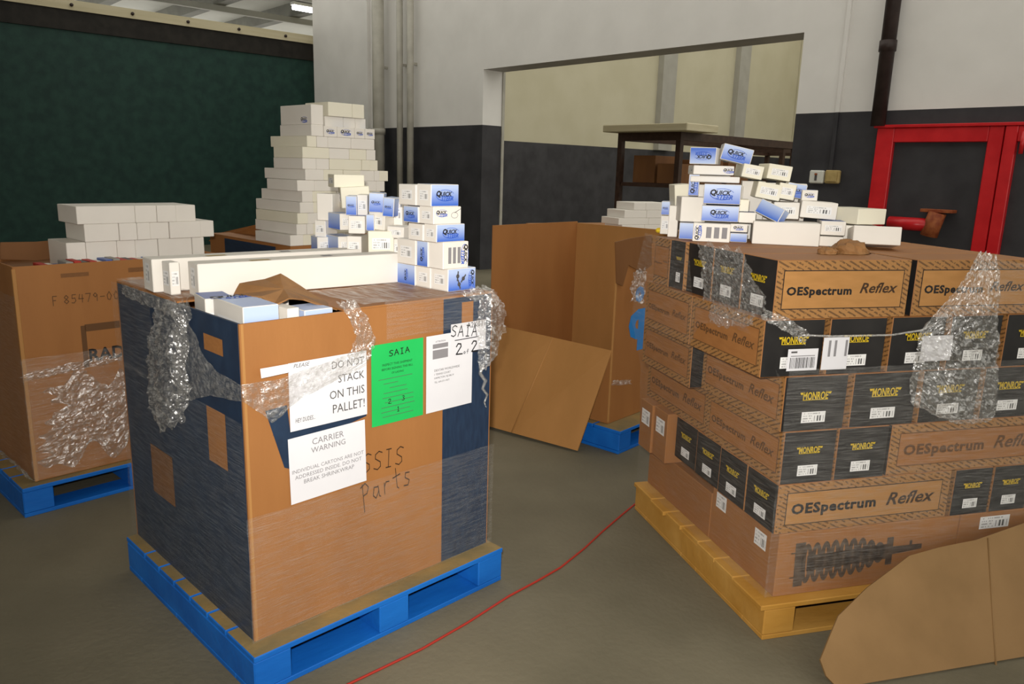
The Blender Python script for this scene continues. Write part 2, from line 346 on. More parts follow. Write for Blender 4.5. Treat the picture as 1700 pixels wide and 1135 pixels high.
# ---- clear film
def film_patch(name, pts, nu, nv, amp, seed, matname='film', parent=None, freq=9, ridge=0.0, edge=.05):
    """pts: grid of rows of control points, smoothly interpolated, crumpled along its normal"""
    R_, C_ = len(pts), len(pts[0]); bm = bmesh.new(); g = []; crum = matname == 'film_bunched'; rnd = random.Random(seed)
    def P(a, b):
        i = min(int(a*(R_-1)), R_-2); j = min(int(b*(C_-1)), C_-2); x = a*(R_-1)-i; y = b*(C_-1)-j
        return (pts[i][j]*(1-x)+pts[i+1][j]*x)*(1-y)+(pts[i][j+1]*(1-x)+pts[i+1][j+1]*x)*y
    for i in range(nu+1):
        row = []
        for j in range(nv+1):
            a, b = i/nu, j/nv; e = .01; a0, b0 = a, b
            if crum:
                a += edge*noise.noise(Vector((seed*5.3, b0*7, a0*2)))*2*abs(2*a0-1)**3; b += edge*noise.noise(Vector((a0*9, seed*4.7, b0*2)))*2*abs(2*b0-1)**3
                cell = min((P(1, .5)-P(0, .5)).length/nu, (P(.5, 1)-P(.5, 0)).length/nv)
            p = P(a, b); a, b = min(max(a, 0), 1), min(max(b, 0), 1)
            n = (P(min(a+e, 1), b)-P(max(a-e, 0), b)).cross(P(a, min(b+e, 1))-P(a, max(b-e, 0)))
            n = n.normalized() if n.length > 1e-9 else Vector((0, 0, 1))
            q = p*freq+Vector((seed*7.1, seed*3.3, seed))
            k = noise.noise(q)+.5*noise.noise(q*2.3)+.3*noise.noise(q*5.1)
            if ridge: k += ridge*(1-2*abs(noise.noise(q*1.7)))
            row.append(bm.verts.new(p+n*amp*k+Vector((noise.noise(q+Vector((9, 0, 0))), noise.noise(q+Vector((0, 9, 0))), 0))*amp*.5))
            if crum: row[-1].co += Vector((rnd.uniform(-1, 1), rnd.uniform(-1, 1), rnd.uniform(-1, 1)))*cell*.42
        g.append(row)
    for i in range(nu):
        for j in range(nv): bm.faces.new((g[i][j], g[i+1][j], g[i+1][j+1], g[i][j+1]))
    return link(name, mesh(bm, not crum), matname, parent)

# ================================================================== SETTING
WY = 8.0; PZ = 2.27; OX0, OX1, OZ = -9.59, -4.36, 3.09; WT = .42; WTOP = 5.6; WX0, WX1 = -14.82, 6.0
def struct(o): o['kind'] = 'structure'; return o
struct(link('floor', box_mesh(-26, 8, -5, 32, -.1, 0), 'concrete'))
bm = bmesh.new()
for (x0, x1, z0, z1, mi) in [(WX0, OX0, 0, PZ, 1), (WX0, OX0, PZ, WTOP, 0), (OX1, WX1, 0, PZ, 1), (OX1, WX1, PZ, WTOP, 0), (OX0, OX1, OZ, WTOP, 0)]:
    fs = bbox(bm, x0, x1, WY, WY+WT, z0, z1, mi)
    bm.normal_update()
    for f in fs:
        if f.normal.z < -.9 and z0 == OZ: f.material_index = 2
struct(link('wall_back', mesh(bm), ['white_paint', 'charcoal_paint', 'grey_paint']))
struct(link('trim_1', box_mesh(WX0-.02, -12.82, WY-.06, WY-.001, 0, WTOP), 'white_paint'))
bm = bmesh.new(); bbox(bm, WX0-.02, -12.82, WY-.062, WY-.0605, 0, PZ); struct(link('trim_2', mesh(bm), 'charcoal_paint'))
struct(link('trim_3', box_mesh(OX0+.001, OX0+.02, WY+WT-.03, WY+WT+.02, 0, OZ-.005), 'pipe_grey'))
# next room behind the opening
IX = -13.8
bm = bmesh.new(); bbox(bm, IX-.2, IX, WY+WT+.01, 31, 0, 2.25, 1); bbox(bm, IX-.2, IX, WY+WT+.01, 31, 2.25, 7.0, 0)
struct(link('wall_next_room', mesh(bm), ['cream_paint', 'charcoal_paint']))
for i, (y0, y1) in enumerate([(17.7, 18.3), (21.4, 21.95)]):
    struct(link('trim_%d' % (i+4), box_mesh(IX+.001, IX+.18, y0, y1, 2.25, 7.0), 'pilaster_grey'))
bm = bmesh.new(); bbox(bm, IX+.01, 4, 25.2, 25.4, 0, 2.25, 1); bbox(bm, IX+.01, 4, 25.2, 25.4, 2.25, 7.0, 0)
struct(link('wall_far', mesh(bm), ['cream_paint', 'charcoal_paint']))
# partition sheet on the left with its rail
GX = -15.2
struct(link('wall_left', box_mesh(GX-.1, GX, -6, 8.4, 0, 3.66), 'green_sheet'))
struct(link('trim_6', box_mesh(GX-.1, GX+.03, -6, 8.4, 3.661, 3.98), 'dark_band'))
rail = struct(link('trim_7', box_mesh(GX-.12, GX+.06, -6, 8.4, 3.981, 4.14), 'timber_pale'))
for k in range(12):
    link('bolt', tube([Vector((GX+.06, 1.8+k*.95, 4.06)), Vector((GX+.085, 1.8+k*.95, 4.06))], .028, 8), 'pipe_brown', rail)
# roof of the bay beyond the partition
roof = struct(link('ceiling', box_mesh(-26, GX-.5, -6, 14, 5.9, 6.0), 'ceiling_sheet'))
for k in range(7):
    link('beam', box_mesh(-26, GX-.5, -2+k*2.1, -1.72+k*2.1, 5.55, 5.899), 'ceiling_grey', roof)
for x in (-18.2, -21.2):
    link('purlin', box_mesh(x, x+.12, -6, 14, 5.40, 5.549), 'ceiling_sheet', roof)
# unseen hall roof, added and left short to shape the daylight
struct(link('ceiling_hall_shade', box_mesh(GX-.1, 6, -4, 2.6, 5.62, 5.75), 'ceiling_sheet'))
struct(link('wall_near_shade', box_mesh(GX-.1, 6, -4.2, -4.001, 0, 5.6), 'white_paint'))  # unseen wall, added to keep daylight off the left-hand faces
p = CAM + ray(507, 18)*17.2
lt = empty('ceiling_lamp', (p.x, p.y, p.z+.08)); tag(lt, 'lit white tube lamp under the roof beyond the green partition', 'lamp')
link('housing', box_mesh(-.08, .08, -.32, .32, .0, .06), 'ceiling_sheet', lt)
link('tube', tube([Vector((0, -.30, -.05)), Vector((0, .30, -.05))], .05, 10), 'lamp_white', lt)

# pipes on the wall
def pipe_thing(name, x, y, r, z0, z1, m, label, collars=()):
    e = empty(name, (x, y, z0)); tag(e, label, 'pipe')
    link('pipe', tube([Vector((0, 0, 0)), Vector((0, 0, z1-z0))], r, 16), m, e)
    for z in collars:
        link('collar', tube([Vector((0, 0, z-z0-.05)), Vector((0, 0, z-z0+.05))], r*1.16, 16), m, e)
    for z in (z1-.7, z1-2.2):
        link('bracket', box_mesh(-.02, .02, 0, WY-y-.0005, z-z0-.02, z-z0+.02), m, e)
def wall_at(x): return ony(x, 100, WY-.15).x
pipe_thing('wall_pipe', wall_at(631), WY-.19, .105, 0, 5.5, 'pipe_grey', 'thick grey vertical pipe with collar on the white wall', (2.2,))
pipe_thing('wall_pipe', wall_at(662), WY-.13, .055, 0, 5.5, 'pipe_grey', 'thin grey vertical pipe between the thick pipe and another thin pipe')
pipe_thing('wall_pipe', wall_at(679.5), WY-.13, .058, 0, 5.5, 'pipe_grey', 'thin grey vertical pipe beside the bare white wall, last of three')
pipe_thing('drain_pipe', ony(1471, 100, WY-.09).x, WY-.09, .068, 2.12, 5.5, 'pipe_brown', 'dark brown drain pipe coming down onto the red door frame', (2.86,))
cx = ony(1400, 100, WY-.02).x
e = empty('cable_conduit', (cx, WY-.014, 1.69)); tag(e, 'thin pale cable conduit running down the wall to the switches', 'conduit')
link('conduit', box_mesh(-.02, .02, -.012, .0135, .58, 3.8), 'white_paint', e); link('conduit', box_mesh(-.018, .018, -.012, .0135, 0, .579), 'charcoal_paint', e)
for (xa, m, nm, lb) in [(1356, 'switch_white', 'light_switch', 'white square wall switch with a dark rocker'), (1382, 'switch_tan', 'socket_box', 'yellowed square socket box beside the white switch')]:
    q = ony(xa, 293.5, WY-.03)
    e = empty(nm, (q.x, WY, q.z-.068)); tag(e, lb, 'switch')
    bm = bmesh.new(); bbox(bm, -.078, .078, -.05, -.0005, 0, .136, 0, .012); link('housing', mesh(bm), m, e)
    if m == 'switch_white':
        link('rocker', box_mesh(-.012, .012, -.058, -.0505, .03, .10, .002), 'grey_ink', e); link('lamp_dot', box_mesh(-.014, .014, -.062, -.0505, .086, .106, .003), 'rust', e)
    else:
        bm = bmesh.new(); bbox(bm, -.055, .055, -.06, -.0505, .02, .115, 0, .004); link('cover', mesh(bm), 'switch_tan', e)
# red steel door
DX0 = ony(1462, 212, WY).x; DX1 = ony(1672, 212, WY).x
dr = empty('door_1', ((DX0+DX1)/2, WY, 0)); struct(dr); hw = (DX1-DX0)/2
link('frame_post', box_mesh(-hw, -hw+.165, -.07, -.001, 0, 2.10, .006), 'red_paint', dr)
link('frame_head', box_mesh(-hw+.1655, hw-.1205, -.07, -.001, 1.965, 2.10, .006), 'red_paint', dr)
link('frame_cap', box_mesh(-hw-.03, hw+1.5, -.09, -.001, 2.101, 2.13, .004), 'red_paint', dr)
link('frame_post', box_mesh(hw-.12, hw+.0, -.07, -.001, 0, 2.10, .006), 'red_paint', dr)
link('frame_post', box_mesh(hw+.012, hw+.11, -.08, -.001, 0, 2.10, .006), 'red_paint', dr)
link('panel', box_mesh(-hw+.1655, hw-.1205, -.02, -.001, .0, 1.9645), 'charcoal_paint', dr)
link('panel', box_mesh(hw+.1105, hw+1.2, -.02, -.001, .0, 1.9645), 'charcoal_paint', dr)
link('frame_head', box_mesh(hw+.1105, hw+1.2, -.07, -.001, 1.965, 2.10, .006), 'red_paint', dr)
link('hinge', tube([Vector((hw+.16, -.085, 1.86)), Vector((hw+.16, -.085, 2.05))], .018, 8), 'red_paint', dr)
q0 = ony(1475, 376, WY-.12); q1 = ony(1548, 374, WY-.12)
fp = empty('hydrant_pipe', (q1.x, WY-.02, q1.z-.15)); tag(fp, 'short red water pipe with rusty valve stub inside the red door frame', 'pipe')
link('pipe', tube([Vector((q0.x-q1.x, -.1, .15)), Vector((.0, -.1, .15))], .062, 12), 'red_paint', fp)
link('elbow', tube([Vector((-.02, -.1, .05)), Vector((.0, -.1, .15)), Vector((.03, -.1, .27))], .078, 12), 'rust', fp)
link('flange', box_mesh(-.12, .16, -.13, .019, .27, .30, .004), 'rust', fp)

# racks in the next room
def rack(name, label, px, zt, az, W_, D_, slab, z_mid, levels):
    o = onz(px[0], px[1], zt); fr = Frame(o, az); e = empty(name, fr.pt(0, 0), fr.az); tag(e, label, 'rack')
    s = .042
    for u in (0, W_):
        for v in (0, D_): link('post', box_mesh(u-s, u+s, v-s, v+s, 0, zt-.12), 'steel_brown', e)
    link('top_rail', box_mesh(-s, W_+s, -s, s, zt-.119, zt), 'steel_brown', e); link('top_rail', box_mesh(-s, W_+s, D_-s, D_+s, zt-.119, zt), 'steel_brown', e)
    link('side_rail', box_mesh(-s, s, s+.001, D_-s-.001, zt-.119, zt), 'steel_brown', e); link('side_rail', box_mesh(W_-s, W_+s, s+.001, D_-s-.001, zt-.119, zt), 'steel_brown', e)
    for z in levels: link('shelf', box_mesh(-s+.001, W_+s-.001, -s+.112, D_+s-.112, z, z+.06), 'steel_brown', e)
    if slab: link('top_board', box_mesh(*slab, zt+.001, zt+.11, .01), 'timber_pale', e)
    return e, fr
rk, rfr = rack('storage_rack', 'brown steel storage rack with a pale board on top, beyond the wall opening', (1130, 219), 2.22, 90, 3.4, 1.13, (-.3, .5, -.32, 1.28), 0, (.85, 1.4))
rack('storage_rack', 'brown steel rack with an empty open top, behind the board-topped rack', (1300, 243), 2.205, 90, 2.2, 1.6, None, 0, (.9,))
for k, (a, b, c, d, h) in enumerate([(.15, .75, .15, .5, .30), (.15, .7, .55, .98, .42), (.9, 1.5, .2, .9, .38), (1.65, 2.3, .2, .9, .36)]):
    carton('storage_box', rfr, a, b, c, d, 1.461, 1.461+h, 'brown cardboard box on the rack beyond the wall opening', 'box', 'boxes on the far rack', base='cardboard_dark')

# ================================================================== pallets and gaylord boxes
def pallet(fr, u0, u1, v0, v1, label, m, top, H=.14, ragged=0):
    e = empty('pallet', fr.pt((u0+u1)/2, (v0+v1)/2), fr.az); W_, D_ = u1-u0, v1-v0; tag(e, label, 'pallet')
    x0, x1, y0, y1 = -W_/2, W_/2, -D_/2, D_/2; sw = .125
    for c in (x0+sw/2, 0, x1-sw/2):
        link('stringer', box_mesh(c-sw/2, c+sw/2, y0+.004, y1-.004, .0185, H-.0205, .004), m, e)
    n = 7; gap = .007; bw = (D_-6*gap)/7.9; yc = y0
    for i in range(n):
        b = bw*1.45 if i in (0, n-1) else bw; yy = yc+b/2; yc += b+gap
        bm = bmesh.new(); bbox(bm, x0-random.random()*ragged, x1, yy-b/2, yy+b/2, H-.02, H, 0, .003); bm.normal_update()
        for f in bm.faces:
            if f.normal.z > .9: f.material_index = 1
        link('deck_board', mesh(bm), [m, top], e)
    for c in (x0+.0625, x1-.0625):
        for ya, yb in ((y0+.136, -.066), (.066, y1-.136)): link('bottom_board', box_mesh(c-.0625, c+.0625, ya, yb, 0, .018, .002), m, e)
    for yy in (y0+.07, 0, y1-.07):
        link('bottom_board', box_mesh(x0, x1, yy-.065, yy+.065, 0, .018, .002), m, e)
    return e
def gaylord(name, fr, W_, D_, z0, z1, label, faces=None, th=.009, walls=('front', 'left', 'right', 'back'), base='cardboard', floor_z=None):
    """open tall pallet box: each wall a panel, origin at base centre"""
    e = empty(name, fr.pt(W_/2, D_/2, z0), fr.az); tag(e, label, 'box'); h = z1-z0; faces = faces or {}
    x0, x1, y0, y1 = -W_/2, W_/2, -D_/2, D_/2; t = th
    P = {'front': (x0, x1, y0, y0+t), 'back': (x0, x1, y1-t, y1), 'left': (x0, x0+t, y0+t+.0003, y1-t-.0003), 'right': (x1-t, x1, y0+t+.0003, y1-t-.0003)}
    for k in walls: link('panel', box_mesh(*P[k], 0, h, .001), faces.get(k, base), e)
    link('bottom', box_mesh(x0+t+.001, x1-t-.001, y0+t+.001, y1-t-.001, 0.0, .008), base, e)
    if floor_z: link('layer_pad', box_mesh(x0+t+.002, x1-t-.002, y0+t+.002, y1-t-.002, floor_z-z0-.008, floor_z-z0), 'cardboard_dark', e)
    return e, (W_, D_, h)

# ---- G: the big shrink-wrapped box in front
GF = Frame((-2.098, .869), 92.93); GW, GD, GZ0, GZ = .990, .979, .142, 1.149
pallet(GF, -.04, 1.006, -.076, .982, 'bright blue wooden pallet under the shrink-wrapped box with taped papers', 'blue_wood', 'worn_wood', .1415)
ge, gd = gaylord('gaylord_box', GF, GW, GD, GZ0, GZ, 'tall brown and navy cardboard pallet box with papers on its front, film torn', {'left': 'navy_print'}, floor_z=1.02)
def g_rect(face, x0, y0, x1, y1, m, name):
    """print on the front or left wall, found from its pixels on that wall's plane"""
    if face == 'front':
        a, za = GF.at_v(x0, y1, 0); b, zb = GF.at_v(x1, y0, 0); s = (a+b)/2-GW/2
    else:
        a, za = GF.at_u(x1, y1, 0); b, zb = GF.at_u(x0, y0, 0); s = -((a+b)/2-GD/2)
    put_rect(ge, gd, face, s, (za+zb)/2-GZ0, abs(b-a), abs(zb-za), m, name)
put_rect(ge, gd, 'front', .868-GW/2, gd[2]/2, .232, gd[2]-.002, 'navy_print', 'printed_band')
put_rect(ge, gd, 'front', .865-GW/2, gd[2]-.065, .055, .09, 'cardboard', 'printed_gap', off=.0016)
put_rect(ge, gd, 'front', .008-GW/2, gd[2]/2, .008, gd[2]-.002, 'cardboard_light', 'edge_crease')
g_rect('left', 338, 552, 371, 592, 'cardboard', 'printed_gap'); g_rect('left', 343, 672, 379, 782, 'cardboard', 'printed_gap'); g_rect('left', 250, 735, 292, 842, 'cardboard_dark', 'printed_gap')
sl = [GF.at_v(x, y, 0) for x, y in ((440, 682), (476, 672), (490, 780), (472, 776))]
link('printed_stroke', flat_poly([[(a-GW/2, b-GZ0) for a, b in sl]], 'navy_print'), None, ge, face_matrix(gd, 'front', 0, 0, .001))
sl = [GF.at_v(x, y, 0) for x, y in ((452, 722), (560, 692), (608, 672), (608, 690), (560, 712), (500, 735))]
link('printed_stroke', flat_poly([[(a-GW/2, b-GZ0) for a, b in sl]], 'navy_print'), None, ge, face_matrix(gd, 'front', 0, 0, .0011))
def g_text(x, y, wpx, txt, m='ink', roll=0, **k):
    u, z = GF.at_v(x, y, 0); u2, _z = GF.at_v(x+wpx/2, y, 0); u1, _z = GF.at_v(x-wpx/2, y, 0)
    put_hand(ge, gd, 'front', u-GW/2, z-GZ0, txt, u2-u1, m, roll, **k)
g_text(636, 762, 68, 'SSIS', 'hand_ink', -3, th=.032, squash=1.5); g_text(641, 803, 82, 'Parts', 'hand_ink', 6, th=.034, squash=1.7)
# top flaps: cover all but the torn corner
link('top_flap', box_mesh(-GW/2+.345, GW/2-.001, -GD/2+.001, GD/2-.001, gd[2]+.0005, gd[2]+.0065), 'cardboard', ge)
link('top_flap', box_mesh(-GW/2+.001, -GW/2+.344, -GD/2+.43, GD/2-.001, gd[2]+.0005, gd[2]+.0065), 'cardboard', ge)
def torn_flap(pts, m, parent):
    bm = bmesh.new(); vs = [bm.verts.new(p) for p in pts]; c = bm.verts.new(sum((Vector(p) for p in pts), Vector())/len(pts)+Vector((0, 0, .012)))
    for i in range(len(vs)): bm.faces.new((vs[i], vs[(i+1) % len(vs)], c))
    bmesh.ops.recalc_face_normals(bm, faces=bm.faces); bmesh.ops.subdivide_edges(bm, edges=bm.edges, cuts=2)
    for v in bm.verts: v.co += Vector((noise.noise(v.co*9), noise.noise(v.co*9+Vector((5, 0, 0))), noise.noise(v.co*11)*.6))*.008
    r = bmesh.ops.solidify(bm, geom=bm.faces, thickness=.005)
    return link('torn_flap', mesh(bm), m, parent)
def g_loc(x, y, v):
    u, z = GF.at_v(x, y, v); return Vector((u-GW/2, v-GD/2, z-GZ0))
torn_flap([g_loc(388, 488, .26), g_loc(400, 470, .30), g_loc(440, 463, .30), g_loc(466, 455, .28), g_loc(500, 474, .24), g_loc(540, 499, .16), g_loc(558, 514, .05), g_loc(505, 497, .12), g_loc(478, 496, .10), g_loc(452, 507, .11), g_loc(432, 492, .16)], 'kraft', ge)

# papers taped to the front
def paper(u0, z1, w_, h_, m, label, tilt=0):
    o = D.objects.new('paper_sign', box_mesh(-w_/2, w_/2, -.0003, .0003, 0, h_)); COL.objects.link(o); o.data.materials.append(MATS[m])
    o.matrix_basis = Matrix.Translation(GF.pt(u0+w_/2, -.0045, z1-h_)) @ Matrix.Rotation(GF.az, 4, 'Z') @ Matrix.Rotation(math.radians(tilt), 4, 'Y')
    tag(o, label, 'paper', 'papers on the pallet box'); return o, (w_, .0006, h_)
o, d_ = paper(.145, 1.013, .2794, .2159, 'paper', 'white sheet reading DO NOT STACK ON THIS PALLET!')
for k, (t, wd, s) in enumerate([('DO NOT', .120, .070), ('STACK', .098, .081), ('ON THIS', .130, .065), ('PALLET!', .120, .070)]):
    put_text(o, d_, 'front', s, (.186, .139, .090, .043)[k], t, wd, 'grey_ink', off=.0008, squash=1.15)
put_text(o, d_, 'front', -.088, .032, 'HEY DUDES...', .068, 'grey_ink', off=.0008, shear=.15, squash=1.7); put_text(o, d_, 'front', -.095, .205, 'PLEASE', .055, 'grey_ink', off=.0008, shear=.3)
o, d_ = paper(.139, .778, .2794, .2159, 'paper', 'white sheet reading CARRIER WARNING, lowest of the papers', -1)
put_text(o, d_, 'front', 0, .188, 'CARRIER', .115, 'pale_ink', off=.0008); put_text(o, d_, 'front', 0, .160, 'WARNING', .125, 'pale_ink', off=.0008)
for k, t in enumerate(['INDIVIDUAL CARTONS ARE NOT', 'ADDRESSED INSIDE. DO NOT', 'BREAK SHRINKWRAP']):
    put_text(o, d_, 'front', .0, .105-k*.020, t, (.262, .245, .185)[k], 'pale_ink', off=.0008)
o, d_ = paper(.443, 1.025, .2159, .2794, 'green_paper', 'bright green sheet with SAIA written at the top')
put_hand(o, d_, 'front', .005, .245, 'SAIA', .085, 'ink', 2, .075, .9, .0008)
for k, (t, wd) in enumerate([('INSPECT THIS SHIPMENT', .125), ('BEFORE SIGNING THIS BILL', .130), ('OF LADING', .05)]): put_text(o, d_, 'front', -.002, .207-k*.0155, t, wd, 'ink', off=.0008)
for k in range(9): put_rect(o, d_, 'front', (-.01, -.03, .0, -.01, .0, .005, .0, -.01, .0)[k], .158-k*.0165, (.14, .06, .07, .10, .13, .12, .14, .12, .13)[k], .0016, 'grey_ink', 'ruled_line', off=.0007)
for t, s, z in (('2', -.035, .078), ('3', .022, .079), ('1', .0, .044)): put_hand(o, d_, 'front', s, z, t, .013, 'ink', 0, .07, 1, .0009)
o, d_ = paper(.673, 1.025, .2159, .2794, 'paper', 'white address sheet beside the green sheet, partly over the navy band')
put_text(o, d_, 'front', -.045, .256, 'ATTENTION', .045, 'grey_ink', off=.0008)
put_rect(o, d_, 'front', -.045, .240, .070, .016, 'pale_ink', 'text_block', off=.0007); put_rect(o, d_, 'front', -.045, .210, .070, .032, 'pale_ink', 'text_block', off=.0007)
for k, (t, wd) in enumerate([('DEXTAR WORLDWIDE', .118), ('1 TENNIS COURT', .075), ('HAMILTON, NJ 08619', .09), ('TEL: 609-571-9977', .07)]): put_text(o, d_, 'front', -.072+wd/2, .152-k*.0145, t, wd, 'grey_ink', off=.0008)
sl_o = D.objects.new('shipping_label', box_mesh(-.085, .085, -.0003, .0003, 0, .11)); COL.objects.link(sl_o); sl_o.data.materials.append(MATS['paper'])
sl_o.matrix_basis = Matrix.Translation(GF.pt(.868, -.0062, .945)) @ Matrix.Rotation(GF.az, 4, 'Z'); tag(sl_o, 'white shipping label with SAIA 2 of 2 in black marker at the box corner', 'label')
dl = (.17, .0006, .11)
put_text(sl_o, dl, 'front', .035, .098, 'A2K011', .09, 'grey_ink', off=.0008)
put_hand(sl_o, dl, 'front', -.022, .080, 'SAIA', .125, 'ink', -6, .05, 1.25, .0010)
put_rect(sl_o, dl, 'front', -.01, .050, .115, .003, 'ink', 'handwriting', off=.0009)
put_hand(sl_o, dl, 'front', -.045, .016, '2', .032, 'ink', 0, .06, 1, .0010); put_hand(sl_o, dl, 'front', -.012, .002, 'of', .026, 'ink', 0, .07, 1, .0010); put_hand(sl_o, dl, 'front', .03, .016, '2', .032, 'ink', 0, .06, 1, .0010)

# film around G
gf = empty('stretch_film', GF.pt(GW/2, GD/2, GZ0), GF.az); tag(gf, 'clear torn stretch film wrapped around the pallet box with papers', 'film')
def gl(u, v, z): return Vector((u-GW/2, v-GD/2, z-GZ0))
def gfp(x, y, off=.012): u, z = GF.at_v(x, y, -off); return gl(u, -off, z)
def glp(x, y, off=.012): v, z = GF.at_u(x, y, -off); return gl(-off, v, z)
film_patch('wrap_sheet', [[gl(-.012, GD+.01, z), gl(-.012, GD*.5, z), gl(-.012, -.012, z)] for z in (.146, .5, .86)], 40, 40, .003, 1, 'film', gf)
film_patch('wrap_sheet', [[gl(-.014, GD+.01, .84), gl(-.014, .62, .84)], [gl(-.014, GD+.01, 1.155), gl(-.014, .62, 1.155)]], 40, 20, .004, 2, 'film', gf)
film_patch('wrap_sheet', [[gl(-.012, -.013, z), gl(GW*.5, -.013, z), gl(GW+.012, -.013, z)] for z in (.146, .35, .56)], 40, 60, .003, 3, 'film', gf)
film_patch('wrap_sheet', [[gl(.50, -.012, z), gl(GW+.012, -.012, z)] for z in (1.04, 1.155)], 20, 60, .003, 4, 'film', gf)
film_patch('wrap_sheet', [[gl(.42, .0, 1.163), gl(.42, .34, 1.163)], [gl(GW, .0, 1.163), gl(GW, .34, 1.163)]], 40, 30, .003, 5, 'film_layers', gf)
film_patch('wrap_sheet', [[gl(0, .45, 1.163), gl(0, GD, 1.163)], [gl(.1, .45, 1.163), gl(.1, GD, 1.163)]], 20, 30, .003, 15, 'film_layers', gf)
film_patch('torn_sheet', [[glp(292, 508, .014), glp(325, 560, .014), glp(352, 610, .016), gfp(402, 640, .016), gfp(470, 625, .018), gfp(545, 600, .018), gfp(606, 580, .02)],
                          [glp(290, 560, .016), glp(320, 610, .016), glp(350, 640, .018), gfp(404, 655, .020), gfp(450, 650, .02), gfp(530, 640, .022), gfp(602, 600, .022)],
                          [glp(292, 660, .014), glp(318, 668, .014), glp(350, 655, .016), gfp(406, 668, .016), gfp(452, 702, .018), gfp(510, 655, .018), gfp(596, 612, .02)]], 36, 110, .007, 6, 'film_bunched', gf, 14, .4)
film_patch('torn_sheet', [[gfp(556, 500, .02), gfp(588, 498, .02)], [gfp(575, 525, .03), gfp(612, 530, .03)], [gfp(590, 560, .03), gfp(622, 560, .03)], [gfp(576, 592, .02), gfp(612, 600, .02)]], 50, 22, .008, 7, 'film_bunched', gf, 18, .6)
film_patch('hanging_bunch', [[glp(262, 505, .01), glp(292, 500, .03), glp(318, 500, .01)], [glp(248, 560, .015), glp(282, 560, .05), glp(312, 570, .02)], [glp(246, 640, .015), glp(280, 640, .06), glp(318, 640, .02)], [glp(262, 706, .015), glp(282, 714, .045), glp(308, 700, .02)]], 90, 34, .013, 8, 'film_bunched', gf, 16, .8)
film_patch('hanging_bunch', [[glp(205, 470, .01), glp(300, 505, .02)], [glp(206, 492, .012), glp(296, 528, .03)]], 14, 50, .008, 9, 'film_bunched', gf, 16, .6)
cR = lambda x, y, o: gfp(x, y, o)
film_patch('hanging_bunch', [[cR(762, 486, .0), cR(790, 476, .02), cR(812, 480, .0)], [cR(796, 500, .02), cR(812, 498, .06), cR(834, 505, .02)], [cR(794, 550, .02), cR(812, 550, .06), cR(836, 548, .02)], [cR(797, 594, .02), cR(808, 602, .05), cR(820, 588, .02)], [cR(799, 612, .02), cR(803, 612, .03), cR(807, 610, .02)]], 80, 30, .012, 10, 'film_bunched', gf, 18, .8)
tp = [(801, 605), (797, 620), (806, 632), (801, 645), (809, 655), (804, 668), (807, 676)]
link('tail', tube([gfp(x, y, .02) for x, y in tp], .006, 6, radii=[.008, .007, .008, .006, .006, .004, .002]), 'film_bunched', gf)
film_patch('film_label', [[gfp(432, 612, .028), gfp(478, 604, .028)], [gfp(434, 628, .028), gfp(480, 618, .028)]], 4, 10, .001, 13, 'paper', gf)
film_patch('wrap_roll', [[gfp(640, 500, .006), gfp(640, 506, .02)], [gfp(720, 490, .006), gfp(720, 498, .02)], [gfp(800, 480, .006), gfp(800, 490, .02)]], 40, 8, .005, 11, 'film', gf, 20, .5)

# ================================================================== things on G
WL = 'long plain white carton on the shrink-wrapped pallet box'
def long_box(u0, v0, az, L, d, h, label):
    fr = Frame(GF.pt(u0, v0), 92.93+az); o, dm = carton('long_carton', fr, 0, L, 0, d, GZ+.0095, GZ+.0095+h, label, 'carton', 'long cartons on the pallet box', base='white_carton')
    put_rect(o, dm, 'top', 0, 0, L*.99, .004, 'cream_carton', 'flap_seam', off=.0008); put_rect(o, dm, 'top', -L*.22, -.03, .07, .03, 'switch_tan', 'tape_piece', off=.001); put_rect(o, dm, 'top', L*.12, -.0, .04, .03, 'pale_ink', 'tape_piece', off=.001)
    put_rect(o, dm, 'left', 0, h*.55, d*.4, h*.6, 'label', 'label')
    return o, dm
long_box(.072, .427, -4.9, .775, .095, .112, 'near long plain white carton with taped top on the shrink-wrapped pallet box')
long_box(.0, .620, -4.0, .80, .10, .112, 'long plain white carton behind and parallel to the other long carton')
o, dm = carton('white_carton', GF, .025, .058, .535, .60, GZ+.0095, GZ+.118, 'small white carton with a label wedged by the ends of the two long cartons', 'carton'); end_label(o, dm, 'front'); end_label(o, dm, 'left')

QG = 'blue and white part cartons on the pallet box'
STY = {'blue': dict(front='blue_print', back='blue_print', top='light_blue_print'), 'bluel': dict(left='blue_print', right='blue_print', top='light_blue_print'), 'ball': dict(front='blue_print', back='blue_print', left='blue_print', right='blue_print', top='light_blue_print'),
       'btop': dict(top='dark_blue_print'), 'white': {}, 'flip': dict(front='blue_print_flipped', back='blue_print_flipped', top='dark_blue_print')}
def qs(fr, u0, u1, v0, v1, z0, z1, style, label, group, logo=(), lab=(), yaw=0, roll=0, tilt=0, base='white_carton', lroll=0, logo_at=None):
    o, dm = carton('part_carton', fr, u0, u1, v0, v1, z0, z1, label, 'carton', group, STY[style], base, yaw, roll, tilt)
    for f in logo: qs_logo(o, dm, f, roll=lroll, s=(logo_at or 0), wd=(dm[2]*.8 if abs(lroll) == 90 else None))
    for f in lab: end_label(o, dm, f)
    return o, dm
